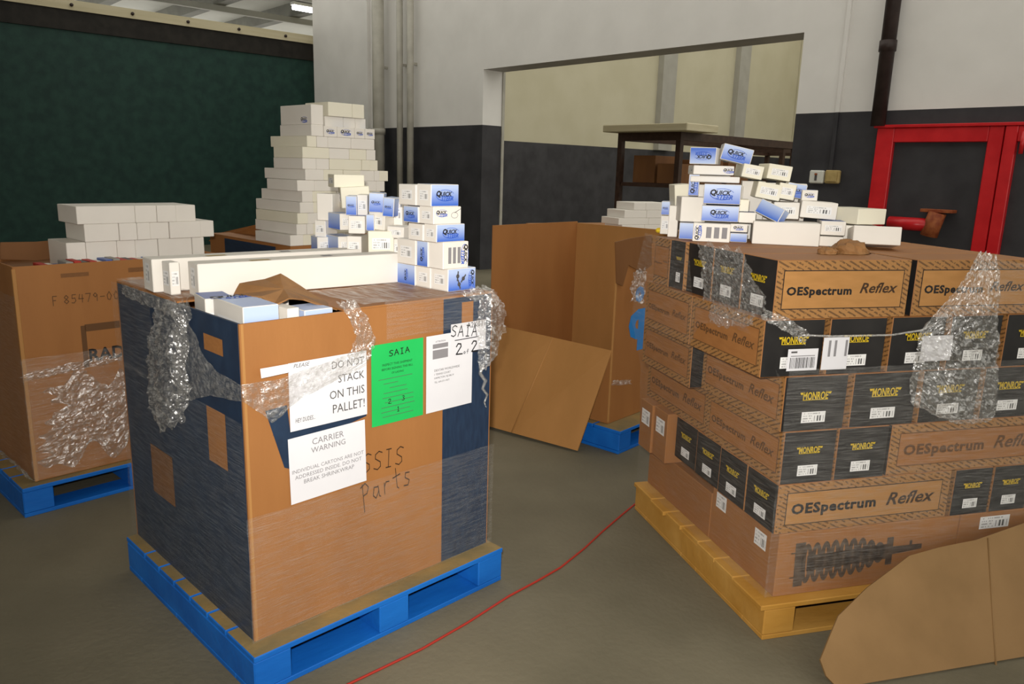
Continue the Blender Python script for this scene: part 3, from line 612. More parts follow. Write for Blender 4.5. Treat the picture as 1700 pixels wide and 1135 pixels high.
# the column at the front right corner: five rows, each with a corner carton and those behind it
GT = GZ+.0078
rows = [  # z0, z1, corner px x, y, right px, left px list
    (GT, 1.240, 744, 465, 790, [716, 692, 662]), (1.2405, 1.338, 736, 422, 778, [712, 693, 662]), (1.3385, 1.402, 725, 386, 772, [704, 679]), (1.4025, 1.464, 720, 355, 766, [696, 671]), (1.4645, 1.541, 716, 325, 762, [692, 663])]
stys = [['blue', 'white', 'bluel'], ['white', 'bluel', 'white'], ['blue', 'white'], ['white', 'bluel'], ['blue', 'white']]
labs = [['blue carton printed with steering parts, lowest corner carton of the five-high column', 'plain white carton behind the lowest corner carton', 'blue-sided carton against the end of the near long white carton'],
        ['white carton with a sideways logo, second from the bottom of the corner column', 'blue-sided carton with a torn lid behind the sideways-logo white carton', 'white carton standing on the row beside the long carton end'],
        ['blue carton with an open white end, middle of the five-high corner column', 'white labelled carton behind the open-ended blue carton'],
        ['white carton with a line drawing of parts, fourth in the corner column', 'blue-ended carton behind the white carton with the line drawing'],
        ['bright blue logo carton, topmost of the five-high corner column', 'white carton beside the topmost blue carton of the corner column']]
for k, (z0, z1, xc, yc, xr, xl) in enumerate(rows):
    vp = .07; uc, _ = GF.at_v(xc, yc, vp); ur, _ = GF.at_v(xr, yc, vp); va = vp
    for j, x in enumerate(xl):
        vb, _ = GF.at_u(x, yc, uc); ue = ur if j == 0 else max(ur-.02, uc+.10)
        sh = 0 if j == 0 else -.004*j
        o, dm = qs(GF, uc+sh, ue, va+.001, vb-.001, z0, z1-(0 if j == 0 else .004), stys[k][j], labs[k][j], QG)
        if j == 0:
            if k in (0, 1): qs_logo(o, dm, 'front', s=dm[0]*.34, roll=-90, wd=dm[2]*.8)
            elif k == 3: qs_logo(o, dm, 'front', s=-dm[0]*.2, t=dm[2]*.62, wd=dm[0]*.42)
            else: qs_logo(o, dm, 'front')
            if k == 1:
                for q in range(3): put_rect(o, dm, 'front', -.03+q*.022, dm[2]*.5, .014, dm[2]*.6, 'pale_ink', 'text_block')
            if k == 0:
                for (ax, az, b) in [(-.022, .055, 25), (.005, .045, -10), (-.015, .025, 50)]:
                    link('printed_part', flat_poly([[(-.022, -.004), (.022, -.004), (.024, .003), (-.022, .004)]]+ring_poly(.010, .010, .006, 0, 360, 10), 'grey_ink'), None, o, face_matrix(dm, 'front', ax, az, .0012, b+60, .8, .8))
            if k == 3: link('printed_part', flat_poly(ring_poly(.016, .011, .0012, 0, 360, 14)+[[(.0, .01), (.03, .024), (.031, .023), (.001, .008)]], 'grey_ink'), None, o, face_matrix(dm, 'front', dm[0]*.25, dm[2]*.5, .0012))
            if k in (0, 2, 3, 4): end_label(o, dm, 'left', wd=dm[1]*.6)
        elif stys[k][j] == 'bluel': qs_logo(o, dm, 'left', roll=(90 if k < 2 else 0), wd=(dm[2]*.6 if k < 2 else None))
        else: end_label(o, dm, 'left', wd=dm[1]*.6)
        va = vb
# loose heap behind the long cartons, on the back of the box top
PF = Frame(GF.pt(.70, .62), 52)
heap = [  # x0,y0,x1,y1 pixels of the face, v plane, depth, style, logo, label faces, yaw, roll, base, text
    (545, 392, 577, 424, .06, .14, 'bluel', (), ('front',), 30, 0, 'white', 'small blue-sided carton at the bottom of the heap by the white tower'),
    (577, 392, 603, 426, .02, .12, 'white', (), ('front',), -5, 0, 'white', 'white labelled carton in the bottom row of the heap, right of a blue side'),
    (606, 383, 650, 426, .0, .16, 'white', (), ('front',), 8, 0, 'cream', 'larger cream carton with a big label in the bottom row of the heap'),
    (649, 396, 664, 426, .04, .10, 'white', (), ('front',), 0, 0, 'white', 'narrow white carton between the cream carton and the corner column'),
    (517, 393, 545, 422, .14, .10, 'bluel', (), ('front',), 25, 0, 'white', 'small light-blue-topped carton at the left foot of the heap'),
    (527, 366, 549, 394, .16, .10, 'white', (), ('front',), -20, 0, 'white', 'white labelled carton leaning at the left of the heap'),
    (549, 354, 578, 382, .08, .12, 'bluel', (), ('front',), 32, 0, 'white', 'carton with a bright blue side in the second row of the heap'),
    (579, 358, 608, 388, .03, .12, 'btop', (), ('front',), -4, 0, 'white', 'white carton with a grey-blue top band in the middle of the heap'),
    (607, 356, 622, 383, .04, .12, 'blue', (), (), 0, 0, 'white', 'pale blue carton showing a dark printed part in the middle of the heap'),
    (620, 352, 652, 382, .05, .14, 'btop', (), ('front',), -24, 3, 'white', 'white carton tilted down under the dark blue cartons'),
    (648, 376, 679, 396, .0, .12, 'white', (), ('front',), -18, 2, 'white', 'low white carton sloping towards the corner column'),
    (573, 325, 593, 357.5, .07, .11, 'ball', ('front',), (), 0, 0, 'white', 'upright deep blue logo carton, first of the row under the cream cartons'),
    (592, 323, 611, 358, .10, .11, 'white', (), ('front',), 0, 0, 'white', 'white labelled carton between two upright blue cartons'),
    (611, 320, 637, 353, .05, .12, 'ball', ('front',), (), 0, 2, 'white', 'upright deep blue logo carton in the middle of the heap top row'),
    (638, 328, 658, 360, .03, .12, 'ball', ('front',), (), -10, 4, 'white', 'tilted blue logo carton with a white end at the right of the heap'),
    (656, 334, 672, 376, .10, .10, 'white', (), ('front',), -10, 0, 'white', 'white carton end beside the tilted blue carton'),
    (528, 321, 558, 372, .20, .08, 'white', (), (), -15, 0, 'white', 'tall plain white carton against the white tower'),
    (562, 309, 611, 345, .22, .10, 'white', (), ('left',), 14, -4, 'cream', 'cream carton lying tilted under the topmost cream carton'),
    (545, 289, 598, 312, .24, .11, 'white', (), ('left',), 22, 0, 'cream', 'topmost cream carton lit brightly on the heap'),
]
for (x0, y0, x1, y1, v, dep, st, lg, lb, yw, rl, bs, tx) in heap:
    u0, zt = PF.at_v(x0, y0, v); u1, zb = PF.at_v(x1, y1, v); zb = max(zb, GT+.001)
    qs(PF, u0+.001, u1-.001, v, v+dep, zb, max(zt, zb+.03), st, tx, QG, lg, lb, yw, rl, 0, bs+'_carton')
# cartons down in the torn corner
HG = 'cartons inside the torn corner'
hz = 1.0205
qs(GF, .035, .145, .03, .25, hz, 1.190, 'blue', 'blue logo carton in the torn corner, nearest the box edge', HG, ('front', 'top'), ('left',), -3)
qs(GF, .035, .125, .265, .40, hz, 1.182, 'btop', 'white and blue carton behind the blue logo carton in the torn corner', HG, (), ('front', 'left'), -10)
qs(GF, .165, .205, .03, .22, hz, 1.172, 'white', 'narrow white carton on edge in the torn corner', HG, (), ('front',), 2)
qs(GF, .225, .325, .03, .14, hz, 1.160, 'ball', 'blue carton under the torn brown flap', HG, (), (), 0)
qs(GF, .15, .30, .26, .40, hz, 1.165, 'white', 'plain white carton under the torn brown flap', HG, (), (), 4)

# ================================================================== T: second navy box behind, with the white tower
TF = Frame(onz(482, 408.5, 1.15), 94)
pallet(TF, -.03, 1.02, -.03, 1.02, 'blue pallet under the box carrying the white carton tower', 'blue_wood', 'worn_wood')
te, td = gaylord('gaylord_box', TF, .99, .98, .142, 1.142, 'brown and navy pallet box carrying the tall white carton tower', {})
for s, wd in ((.02, .62),): put_rect(te, td, 'left', s, td[2]-.14, wd, .26, 'navy_print', 'printed_band')
link('top_flap', box_mesh(-.494, .494, -.489, .489, td[2]+.0005, td[2]+.0065), 'cardboard', te)
q = [TF.at_u(x, y, .10) for x, y in ((346, 400), (352, 388), (424, 370), (440, 372), (440, 400))]
link('raised_flap', sheet([Vector((.10-.495+.12*i/4, v-.49, z-.142)) for i, (v, z) in enumerate(q)], (-1, 0, 0), .006), 'cardboard', te)
TG = 'plain white cartons of the tall tower'; ORD = ['lowest', 'second', 'third', 'fourth', 'fifth', 'sixth', 'seventh', 'eighth', 'ninth', 'tenth']
trows = [  # z0, h, corner px, left px, y mid, right bounds
    (0, .060, 482, 424, 397, [504, 517, 545, 575, 600]), (1, .060, 493, 424, 379, [510, 521, 550, 590]), (2, .060, 494, 425, 361, [511.5, 540, 580, 610]), (3, .060, 498, 425, 343, [521, 560, 600, 625]),
    (4, .060, 502, 434, 325, [520, 560, 600, 632]), (5, .060, 494, 443, 307, [523, 565, 605, 625, 639]), (6, .060, 507, 439, 289, [538, 570, 599, 622, 631, 645]), (7, .060, 503, 454, 271, [526, 547.5, 601, 615, 628]),
    (8, .060, 502.6, 454, 253, [547.5, 581, 609, 624]), (9, .060, 510, 449, 235, [526, 544.6, 583, 622])]
tz = 1.1492; tops = []
for (i, h, xc, xl, ym, rb) in trows:
    uc, _ = TF.at_v(xc, ym, .0); vb, _ = TF.at_u(xl, ym, uc); u0 = uc
    for j, x in enumerate(rb):
        u1, _ = TF.at_v(x, ym, 0)
        o, dm = carton('white_carton', TF, u0+.0008, u1-.0008, random.uniform(0, .006), (vb if j == 0 else .26), tz, tz+h-.0005, ('corner plain white carton in the %s row of the tall white tower' if j == 0 else 'plain white carton in the %s row from below of the tall tower') % ORD[i], 'carton', TG, base=random.choice(['white_carton', 'white_carton', 'cream_carton']))
        u0 = u1
    if i == 9: last = (uc, u0, vb)
    tz += h
uc, _ = TF.at_v(517, 217, 0); vb, _ = TF.at_u(465, 217, uc); ue, _ = TF.at_v(537, 217, 0)
o, dm = carton('white_carton', TF, uc, ue, 0, vb, tz, tz+.062, 'white carton under the top left carton of the tall tower', 'carton')
o, dm = carton('white_carton', TF, uc+.004, ue+.004, .004, vb-.004, tz+.0625, tz+.168, 'taller white carton with blue print, topmost left of the tower', 'carton'); qs_logo(o, dm, 'left', s=dm[1]*.28, t=.025, wd=.07)
tu = [TF.at_v(x, 225, 0)[0] for x in (538, 560, 589, 606, 622.5)]
for a, b, st in zip(tu, tu[1:], ('white', 'btop', 'white', 'btop')):
    qs(TF, a+.001, b-.001, .0, .16, tz, tz+.058, st, 'small white and blue printed carton near the top of the tower', 'printed cartons on the tower', ('front',))
tu = [TF.at_v(x, 207, .04)[0] for x in (541, 572, 592, 609)]
for a, b in zip(tu, tu[1:]):
    carton('white_carton', TF, a+.001, b-.001, .05, .27, tz+.0585, tz+.115, 'plain white carton on the blue printed cartons of the tall tower', 'carton', TG)
tu = [TF.at_v(x, 188, .03)[0] for x in (545, 585, 605)]
for a, b in zip(tu, tu[1:]):
    carton('white_carton', TF, a+.001, b-.001, .03, .27, tz+.1155, tz+.192, 'plain cream carton topmost on the right of the tall tower', 'carton', TG, base='cream_carton')

# ================================================================== L: box at the far left
LF = Frame((-3.892, .628), 95); LZ = 1.128
pallet(LF, -.07, .98, -.05, 1.0, 'blue pallet under the brown box with RAD lettering', 'blue_wood', 'worn_wood')
le, ld = gaylord('gaylord_box', LF, .95, .95, .142, LZ, 'brown cardboard pallet box marked F 85479 with RAD lettering', {}, base='cardboard', floor_z=1.045)
def l_text(x, y, wpx, txt, m='ink', roll=0, **k):
    u, z = LF.at_v(x, y, 0); u2, _z = LF.at_v(x+wpx/2, y, 0); u1, _z = LF.at_v(x-wpx/2, y, 0)
    put_text(le, ld, 'front', u-.475, z-.142, txt, u2-u1, m, 'lettering', roll, **k)
_u, _z = LF.at_v(143, 494, 0); put_hand(le, ld, 'front', _u-.475, _z-.142, 'F 85479-00', LF.at_v(199, 494, 0)[0]-LF.at_v(87, 494, 0)[0], 'marker_brown', 0, .055, 1.3); l_text(181, 585, 66, 'RADI', 'ink', 0, bold=.03)
def l_rect(x0, y0, x1, y1, m, name, fr=LF):
    a, za = fr.at_v(x0, y1, 0); b, zb = fr.at_v(x1, y0, 0); put_rect(le, ld, 'front', (a+b)/2-.475, (za+zb)/2-.142, b-a, abs(zb-za), m, name)
l_rect(101, 451, 147, 461, 'cardboard_dark', 'handle_slot'); l_rect(140, 536, 260, 538.5, 'marker_brown', 'printed_line'); l_rect(140, 540, 142, 610, 'marker_brown', 'printed_line'); l_rect(213, 442, 250, 452, 'cardboard_dark', 'handle_slot')
link('edge_crease', box_mesh(-.475-.004, -.475+.012, -.475-.003, -.475+.010, .0, ld[2]-.01, .002), 'cardboard_light', le)
q = [(0, 430), (0, 402), (60, 401), (110, 397), (128, 405), (130, 424), (60, 432)]
link('raised_flap', sheet([Vector((LF.at_v(x, y, .5)[0]-.475, .5-.475, LF.at_v(x, y, .5)[1]-.142)) for x, y in q], (0, 1, 0), .006), 'cardboard_dark', le)
# three rows of white cartons on top
LG = 'white cartons stacked on the brown box at the partition'; LLR = {408: 'bottom', 384: 'middle', 358: 'top'}
z = 1.0455; lv = .16
for (ym, xs) in [(408, [110, 143, 195, 226, 264, 320, 346]), (384, [140, 198, 228, 250, 282, 334, 357]), (358, [127, 225, 261, 293, 326])]:
    zlo = {408: 1.0455, 384: 1.2045, 358: 1.2885}[ym]; zhi = {408: 1.204, 384: 1.288, 358: 1.372}[ym]
    us = [min(.938, max(.012, LF.at_v(x, ym, lv)[0])) if ym == 408 else LF.at_v(x, ym, lv)[0] for x in xs]
    for j, (a, b) in enumerate(zip(us, us[1:])):
        carton('white_carton', LF, a+.001, b-.001, lv+random.uniform(0, .012), lv+.26, zlo, zhi, 'plain white carton in the %s row on the brown marked box' % LLR[ym] if not (ym == 384 and j in (2, 3)) else 'bluish white carton in the middle row on the brown marked box', 'carton', LG if not (ym == 384 and j in (2, 3)) else 'bluish white cartons on the marked box', base='white_carton')
for k in range(16):
    u = .12+k*.034; c = ['red_item', 'white_carton', 'dark_blue_print', 'deep_carton', 'red_item', 'black_print'][k % 6]
    carton('small_box', LF, u, u+.031, .03, .145, 1.0455, 1.112+random.uniform(0, .022), 'small coloured box just inside the rim of the brown marked box', 'box', 'small boxes in the marked box', base=c)
lf = empty('stretch_film', LF.pt(.475, .475, .142), LF.az); tag(lf, 'clear crinkled stretch film around the lower half of the brown RAD box', 'film')
def ll(u, v, z): return Vector((u-.475, v-.475, z-.142))
film_patch('wrap_sheet', [[ll(-.01, -.012, a), ll(.96, -.012, a)] for a in (.15, .45, .72)], 60, 60, .005, 21, 'film', lf, 12, .3)
film_patch('wrap_sheet', [[ll(.08, -.018, a), ll(.5, -.018, a)] for a in (.2, .40, .58)], 40, 40, .009, 25, 'film_bunched', lf, 18, .5, .16)
film_patch('wrap_sheet', [[ll(-.012, .96, a), ll(-.012, -.012, a)] for a in (.15, .5, 1.0)], 50, 50, .005, 22, 'film', lf, 12, .3)
film_patch('wrap_roll', [[ll(-.02, .9, .15), ll(-.02, .45, .14), ll(-.02, -.01, .15)], [ll(-.03, .9, .20), ll(-.03, .45, .19), ll(-.03, -.01, .18)]], 10, 50, .010, 23, 'film_bunched', lf, 18, .6)
film_patch('wrap_roll', [[ll(.0, -.018, .62), ll(.5, -.018, .66)], [ll(.0, -.026, .66), ll(.5, -.026, .70)]], 10, 60, .008, 24, 'film_bunched', lf, 18, .6)

# ================================================================== O: emptied box, its side folded down
OF = Frame((-2.835, 3.379), 96); OW, OD, OZ1 = .90, .98, 1.225
pallet(OF, -.06, .99, -.13, .95, 'blue pallet under the emptied open cardboard box', 'blue_wood', 'worn_wood')
oe = empty('gaylord_box', OF.pt(OW/2, OD/2, .142), OF.az); tag(oe, 'emptied open cardboard pallet box with one side folded down to the floor', 'box')
def ol(u, v, z): return Vector((u-OW/2, v-OD/2, z-.142))
oh = OZ1-.142
link('panel', box_mesh(-OW/2, OW/2, OD/2-.008, OD/2, 0, oh+.02, .001), 'cardboard', oe)
link('panel', box_mesh(OW/2-.008, OW/2, -OD/2, OD/2-.0085, 0, oh+.01, .001), 'cardboard_light', oe)
link('panel', box_mesh(-OW/2, OW/2-.0085, -OD/2, -OD/2+.008, 0, oh-.035, .001), 'cardboard', oe)
link('panel', box_mesh(-OW/2, -OW/2+.008, -OD/2+.0085, OD/2-.0085, 0, .44, .001), 'cardboard', oe)
link('bottom', box_mesh(-OW/2+.009, OW/2-.009, -OD/2+.009, OD/2-.009, 0, .008), 'cardboard', oe)
link('edge_crease', box_mesh(-OW/2-.003, -OW/2+.010, -OD/2-.003, -OD/2+.008, .01, oh-.06, .002), 'cardboard_light', oe)
# folded side: two halves with a crease, from the hinge to the floor
u_f = -.21
A0, A1, B0, B1 = ol(-.003, .0, .59), ol(-.003, .98, .60), ol(u_f, .06, .012), ol(u_f-.10, .98, .02)
mid0, mid1 = A0.lerp(A1, .44), B0.lerp(B1, .50)
n = (A1-A0).cross(B0-A0).normalized()
if n.x > 0: n = -n
link('folded_panel', sheet([A0, mid0+n*.012, mid1+n*.012, B0], n, .007), 'cardboard_light', oe)
link('folded_panel', sheet([mid0+n*.012, A1, B1, mid1+n*.012], n, .007), 'cardboard_light', oe)
link('crease', tube([mid0+n*.011, mid1+n*.011], .006, 6), 'cardboard_light', oe)
q = [OF.at_v(x, y, -.012) for x, y in ((1022, 402), (1045, 396), (1082, 390), (1082, 440), (1066, 452), (1044, 440), (1034, 475), (1024, 470))]
link('torn_flap', sheet([ol(a, -.012, b) for a, b in q], (0, -1, 0), .007), 'cardboard_dark', oe)
put_text(oe, (OW, OD, oh), 'front', OF.at_v(1056, 548, 0)[0]-OW/2, OF.at_v(1056, 548, 0)[1]-.142, 'q', .17, 'sky_ink', 'printed_letter', bold=.06)
put_text(oe, (OW, OD, oh), 'front', OF.at_v(1062, 488, 0)[0]-OW/2, OF.at_v(1062, 488, 0)[1]-.142, 'o', .10, 'sky_ink', 'printed_letter', bold=.08)
of = empty('stretch_film', OF.pt(OW/2, OD/2, .142), OF.az); tag(of, 'scraps of clear film on the emptied open box', 'film')
def ofp(x, y, o_=.016): u, zz = OF.at_v(x, y, -o_); return ol(u, -o_, zz)
film_patch('film_scrap', [[ofp(1050, 450), ofp(1072, 446)], [ofp(1046, 500, .04), ofp(1070, 505, .05)]], 24, 16, .012, 31, 'film_bunched', of, 18, .6)
film_patch('film_scrap', [[ofp(1015, 632), ofp(1045, 630)], [ofp(1015, 640, .03), ofp(1046, 638, .03)]], 8, 20, .010, 32, 'film_bunched', of, 18, .6)

# ================================================================== B: white cartons further back, on a box behind the emptied one
BF = Frame(CAM+ray(1062, 378)*6.0, 75)
pallet(BF, -.5, .55, -.04, 1.0, 'blue pallet under the box hidden behind the emptied box', 'blue_wood', 'worn_wood')
bz = (CAM+ray(1062, 378)*6.0).z-.03
BB = Frame(BF.pt(-.48, 0), 75)
be, bd = gaylord('gaylord_box', BB, .98, .98, .142, bz-.009, 'brown pallet box behind the emptied box, carrying a few white cartons', {})
link('top_flap', box_mesh(-.489, .489, -.489, .489, bd[2]+.0005, bd[2]+.0075), 'cardboard', be)
BGp = 'white cartons behind the emptied box'
zz = bz
for bi, (xs, h) in enumerate([([1034, 1072, 1112], .052), ([1028, 1078, 1112], .052), ([1037, 1074, 1112], .060), ([1052, 1072, 1112], .058)]):
    us = [BF.at_v(x, 350, .02)[0] for x in xs]
    for a, b in zip(us, us[1:]): carton('white_carton', BF, a+.001, b-.001, .02, .26, zz, zz+h-.0006, 'plain white carton in the %s row of the low stack behind the emptied box' % ORD[bi], 'carton', BGp, base='white_carton')
    zz += h

# ================================================================== R: the big stack of shock absorber cartons
RF = Frame((-1.194, 2.392), 62.9)
pallet(RF, -.06, 1.25, -.045, 1.07, 'yellow natural wooden pallet with splintered boards under the black and brown cartons', 'yellow_wood', 'yellow_wood', .138, .02)
RG = 'shock absorber cartons on the yellow pallet'
_spring = None
def side_print(o, dm, face, strong=True):
    wd = dm[0] if face in ('front', 'back') else dm[1]; h = dm[2]; ink = 'ink' if strong else 'marker_brown'
    put_rect(o, dm, face, 0, h*.5, wd*.90, h*.66, ink, 'panel_border', off=.0008); pan = put_rect(o, dm, face, 0, h*.5, wd*.90-.006, h*.66-.006, 'cardboard_light' if strong else 'cardboard', 'print_panel', off=.0012)
    tx = [put_text(o, dm, face, -wd*.18, h*.46, 'OESpectrum', wd*.48, ink, off=.0018, bold=.04, space=1.10, squash=.84),
          put_text(o, dm, face, wd*.265, h*.52, 'Reflex', wd*.29, 'hand_ink' if strong else ink, off=.0018, bold=.02, shear=.3, squash=.85)]
    for t_ in tx: t_.parent = pan; t_.matrix_parent_inverse = pan.matrix_basis.inverted()
def end_print(o, dm, face, lx=0, faint=False):
    wd = dm[0] if face in ('front', 'back') else dm[1]; h = dm[2]
    link('logo', MON_LOGO, None, o, face_matrix(dm, face, 0, h*.64, .0014, 0, wd*.50, wd*.62))
    put_rect(o, dm, face, lx, h*.25, wd*.38, h*.20, 'label', 'label')
def shock(u0, u1, v0, v1, z0, z1, axis, label, pf=True, pl=True, strong=True, lx=0):
    g_ = .0012
    fc = dict(front='black_print', back='black_print', left='dash_cardboard', right='dash_cardboard') if axis == 'v' else dict(front='dash_cardboard', back='dash_cardboard', left='black_print', right='black_print')
    o, dm = carton('shock_carton', RF, u0+g_, u1-g_, v0+g_, v1-g_, z0, z1-.0008, label, 'carton', RG, fc, 'cardboard')
    if pf: (end_print(o, dm, 'front', lx) if axis == 'v' else side_print(o, dm, 'front', strong))
    if pl: (side_print(o, dm, 'left', False) if axis == 'v' else end_print(o, dm, 'left'))
    return o, dm
def vend(x, y, u): return RF.at_u(x, y, u)[0]
Z = [.1385, .381, .566, .758, .953, 1.147, 1.342]
# row 6 (lowest): brown strut cartons
def brown(u0, u1, v0, v1, z0, z1, label):
    return carton('strut_carton', RF, u0+.001, u1-.001, v0+.001, v1-.001, z0, z1-.0008, label, 'carton', 'brown strut cartons on the yellow pallet', base='cardboard')
o, dm = brown(-.005, .77, 0, .46, Z[0], Z[1], 'brown carton printed with a coil spring strut, lowest front corner of the yellow pallet')
sp = []
for k in range(9):
    r_ = .078-.004*max(0, k-4)-.010*max(0, k-6)
    a = [(x+(-.20+k*.034), y) for x, y in [(.021*math.cos(t), r_*math.sin(t)) for t in [i*math.pi/12 for i in range(25)]]]
    b = [(x+(-.20+k*.034), y) for x, y in [(.004*math.cos(t), (r_-.022)*math.sin(t)) for t in [i*math.pi/12 for i in range(25)]]]
    sp += [[a[i], a[i+1], b[i+1], b[i]] for i in range(24)]
sp += [[(-.245, -.085), (-.212, -.085), (-.208, .085), (-.245, .085)], [(.10, -.055), (.125, -.055), (.125, .055), (.10, .055)], [(.125, -.016), (.24, -.010), (.24, .010), (.125, .016)], [(-.26, .045), (-.244, .045), (-.244, .05), (-.26, .05)], [(-.26, -.045), (-.244, -.045), (-.244, -.05), (-.26, -.05)], [(.19, .01), (.20, .01), (.20, .03), (.19, .03)]]
sp += [[(-.20, -.03), (.10, -.03), (.10, .03), (-.20, .03)]]
link('printed_strut', flat_poly(sp, 'spring_ink'), None, o, face_matrix(dm, 'front', -.04, .125, .0014, 2, 1.12, 1.0))
put_rect(o, dm, 'left', .12, .17, .075, .062); put_rect(o, dm, 'left', -.16, .19, .075, .062)
o, dm = brown(.772, 1.2, 0, .46, Z[0], Z[1], 'brown carton beside the coil spring carton, half behind the loose sheet'); put_rect(o, dm, 'front', -.05, .2, .14, .05)
brown(-.005, .60, .465, 1.06, Z[0], Z[1]-.047, 'plain brown carton at the back of the lowest row on the yellow pallet')
brown(.61, 1.2, .465, 1.06, Z[0], Z[1], 'brown carton at the hidden back corner of the lowest row')
# row 5
shock(-.03, .70, .0, .195, Z[1], Z[2], 'u', 'long brown carton lettered OESpectrum Reflex just above the coil spring carton')
for k in range(3): shock(-.03+.004*k, .60, .197+.195*k, .39+.195*k, Z[1], Z[2], 'u', 'black-ended carton in the row above the lowest, side of the yellow pallet', pf=False)
for k in range(2):
    o, dm = carton('strut_carton', RF, -.055-.01*k, .595, (.80, .934)[k], (.932, 1.063)[k], Z[1]-.045, Z[2], 'brown carton end with a small white label at the back of the side', 'carton', 'brown labelled ends', base='cardboard'); put_rect(o, dm, 'left', .0, .155, .085, .07)
for k in range(3): shock(.715+.18*k, .89+.18*k, .0, .52, Z[1], Z[2], 'v', 'black carton end right of the long carton above the coil spring', pl=False)
# row 4
shock(-.03, .18, .0, .52, Z[2], Z[3], 'v', 'black corner carton with logo, third row from the pallet'); shock(.185, .395, .0, .52, Z[2], Z[3], 'v', 'black carton end between the third-row corner carton and a long brown side', pl=False)
shock(.405, 1.15, .0, .21, Z[2], Z[3], 'u', 'long brown lettered carton in the third row from the pallet', strong=False)
shock(-.02, .20, .525, vend(1072, 670, -.02), Z[2], Z[3], 'v', 'brown carton side at the back of the third row'); shock(.405, 1.15, .22, .52, Z[2], Z[3], 'u', 'inner carton of the third row', False, False); shock(.21, 1.1, .525, 1.05, Z[2], Z[3], 'u', 'back carton of the third row', False, False)
# row 3
us = [-.05, .198, .22, .487, .505, .755, .775, 1.02]
for k in range(4): shock(us[2*k], us[2*k+1], .0, .55, Z[3], Z[4], 'v', 'black logo carton end, %s from the corner in the fourth row from the pallet' % ('', 'second', 'third', 'fourth', 'fifth')[k] if k else 'black corner carton with logo, fourth row from the pallet', pl=(k == 0))
shock(-.10, .15, .553, vend(1066, 590, -.10), Z[3], Z[4], 'v', 'brown carton side at the back of the fourth row'); shock(.16, 1.0, .553, 1.10, Z[3], Z[4], 'u', 'back carton of the fourth row', False, False)
# row 2
us = [-.15, .08, .10, .325, .345, .57, .59, .815, .835, 1.06]
for k in range(5): shock(us[2*k], us[2*k+1], .0, .49, Z[4], Z[5], 'v', 'black logo carton end, %s from the corner in the fifth row from the pallet' % ('', 'second', 'third', 'fourth', 'fifth')[k] if k else 'black corner carton behind two big white labels, fifth row from the pallet', pl=(k == 0))
shock(-.15, .08, .492, vend(1072, 500, -.15), Z[4], Z[5], 'v', 'brown carton side at the back of the fifth row'); shock(.09, 1.0, .492, 1.12, Z[4], Z[5], 'u', 'back carton of the fifth row', False, False)
# row 1 (top)
shock(-.125, .392, .0, .20, Z[5], Z[6], 'u', 'top brown carton with OESpectrum Reflex panel at the front corner')
shock(.412, .93, .0, .20, Z[5], Z[6], 'u', 'top brown lettered carton half under the hanging film')
for k in range(2):
    shock(-.125, .392, .203+.2*k, .40+.2*k, Z[5], Z[6], 'u', 'black-ended carton behind the top corner carton', False); shock(.412, .93, .203+.2*k, .40+.2*k, Z[5], Z[6], 'u', 'top carton behind the one with hanging film', False, False)
shock(-.135, .392, .605, .703, Z[5], Z[6], 'u', 'black-ended top carton next to the brown side at the back', False)
shock(-.15, .07, .705, vend(1086, 420, -.15), Z[5], Z[6], 'v', 'brown top carton at the back corner by the emptied box', False); shock(.08, .95, .803, 1.0, Z[5], Z[6], 'u', 'back carton of the top row', False, False); shock(.412, .93, .605, .80, Z[5], Z[6], 'u', 'top carton at the hidden side of the top row', False, False)

# big white labels on the film
for (x0, y0, x1, y1, m, lb) in [(1305, 578, 1359, 616, 'label', 'white barcode label on the film at the fifth-row corner'), (1362, 559, 1411, 614, 'paper', 'white square sheet beside the barcode label on the film'), (1526, 556, 1583, 600, 'paper', 'crumpled white packing sheet under the hanging film')]:
    a, za = RF.at_v(x0, y1, -.012); b, zb = RF.at_v(x1, y0, -.012)
    o = D.objects.new('shipping_label', box_mesh(-(b-a)/2, (b-a)/2, -.0003, .0003, 0, zb-za)); COL.objects.link(o); o.data.materials.append(MATS['paper'])
    o.matrix_basis = Matrix.Translation(RF.pt((a+b)/2, -.012, za)) @ Matrix.Rotation(RF.az, 4, 'Z'); tag(o, lb, 'label')
    dd = (b-a, .0006, zb-za)
    if m == 'label':
        for k in range(17): put_rect(o, dd, 'front', -dd[0]*.40+k*dd[0]*.05, dd[2]*.36, dd[0]*random.choice((.014, .022, .03)), dd[2]*.50, 'ink', 'barcode_bar', off=.0008)
        put_rect(o, dd, 'front', -dd[0]*.3, dd[2]*.86, dd[0]*.2, dd[2]*.08, 'grey_ink', 'printed_line', off=.0008); put_rect(o, dd, 'front', -.0, dd[2]*.68, dd[0]*.8, dd[2]*.04, 'pale_ink', 'printed_line', off=.0008)
    elif x0 == 1362:
        for s in (-.25, -.02, .40): put_rect(o, dd, 'front', dd[0]*s, dd[2]*.66, dd[0]*.09, dd[2]*.5, 'pale_ink', 'printed_line', off=.0008)

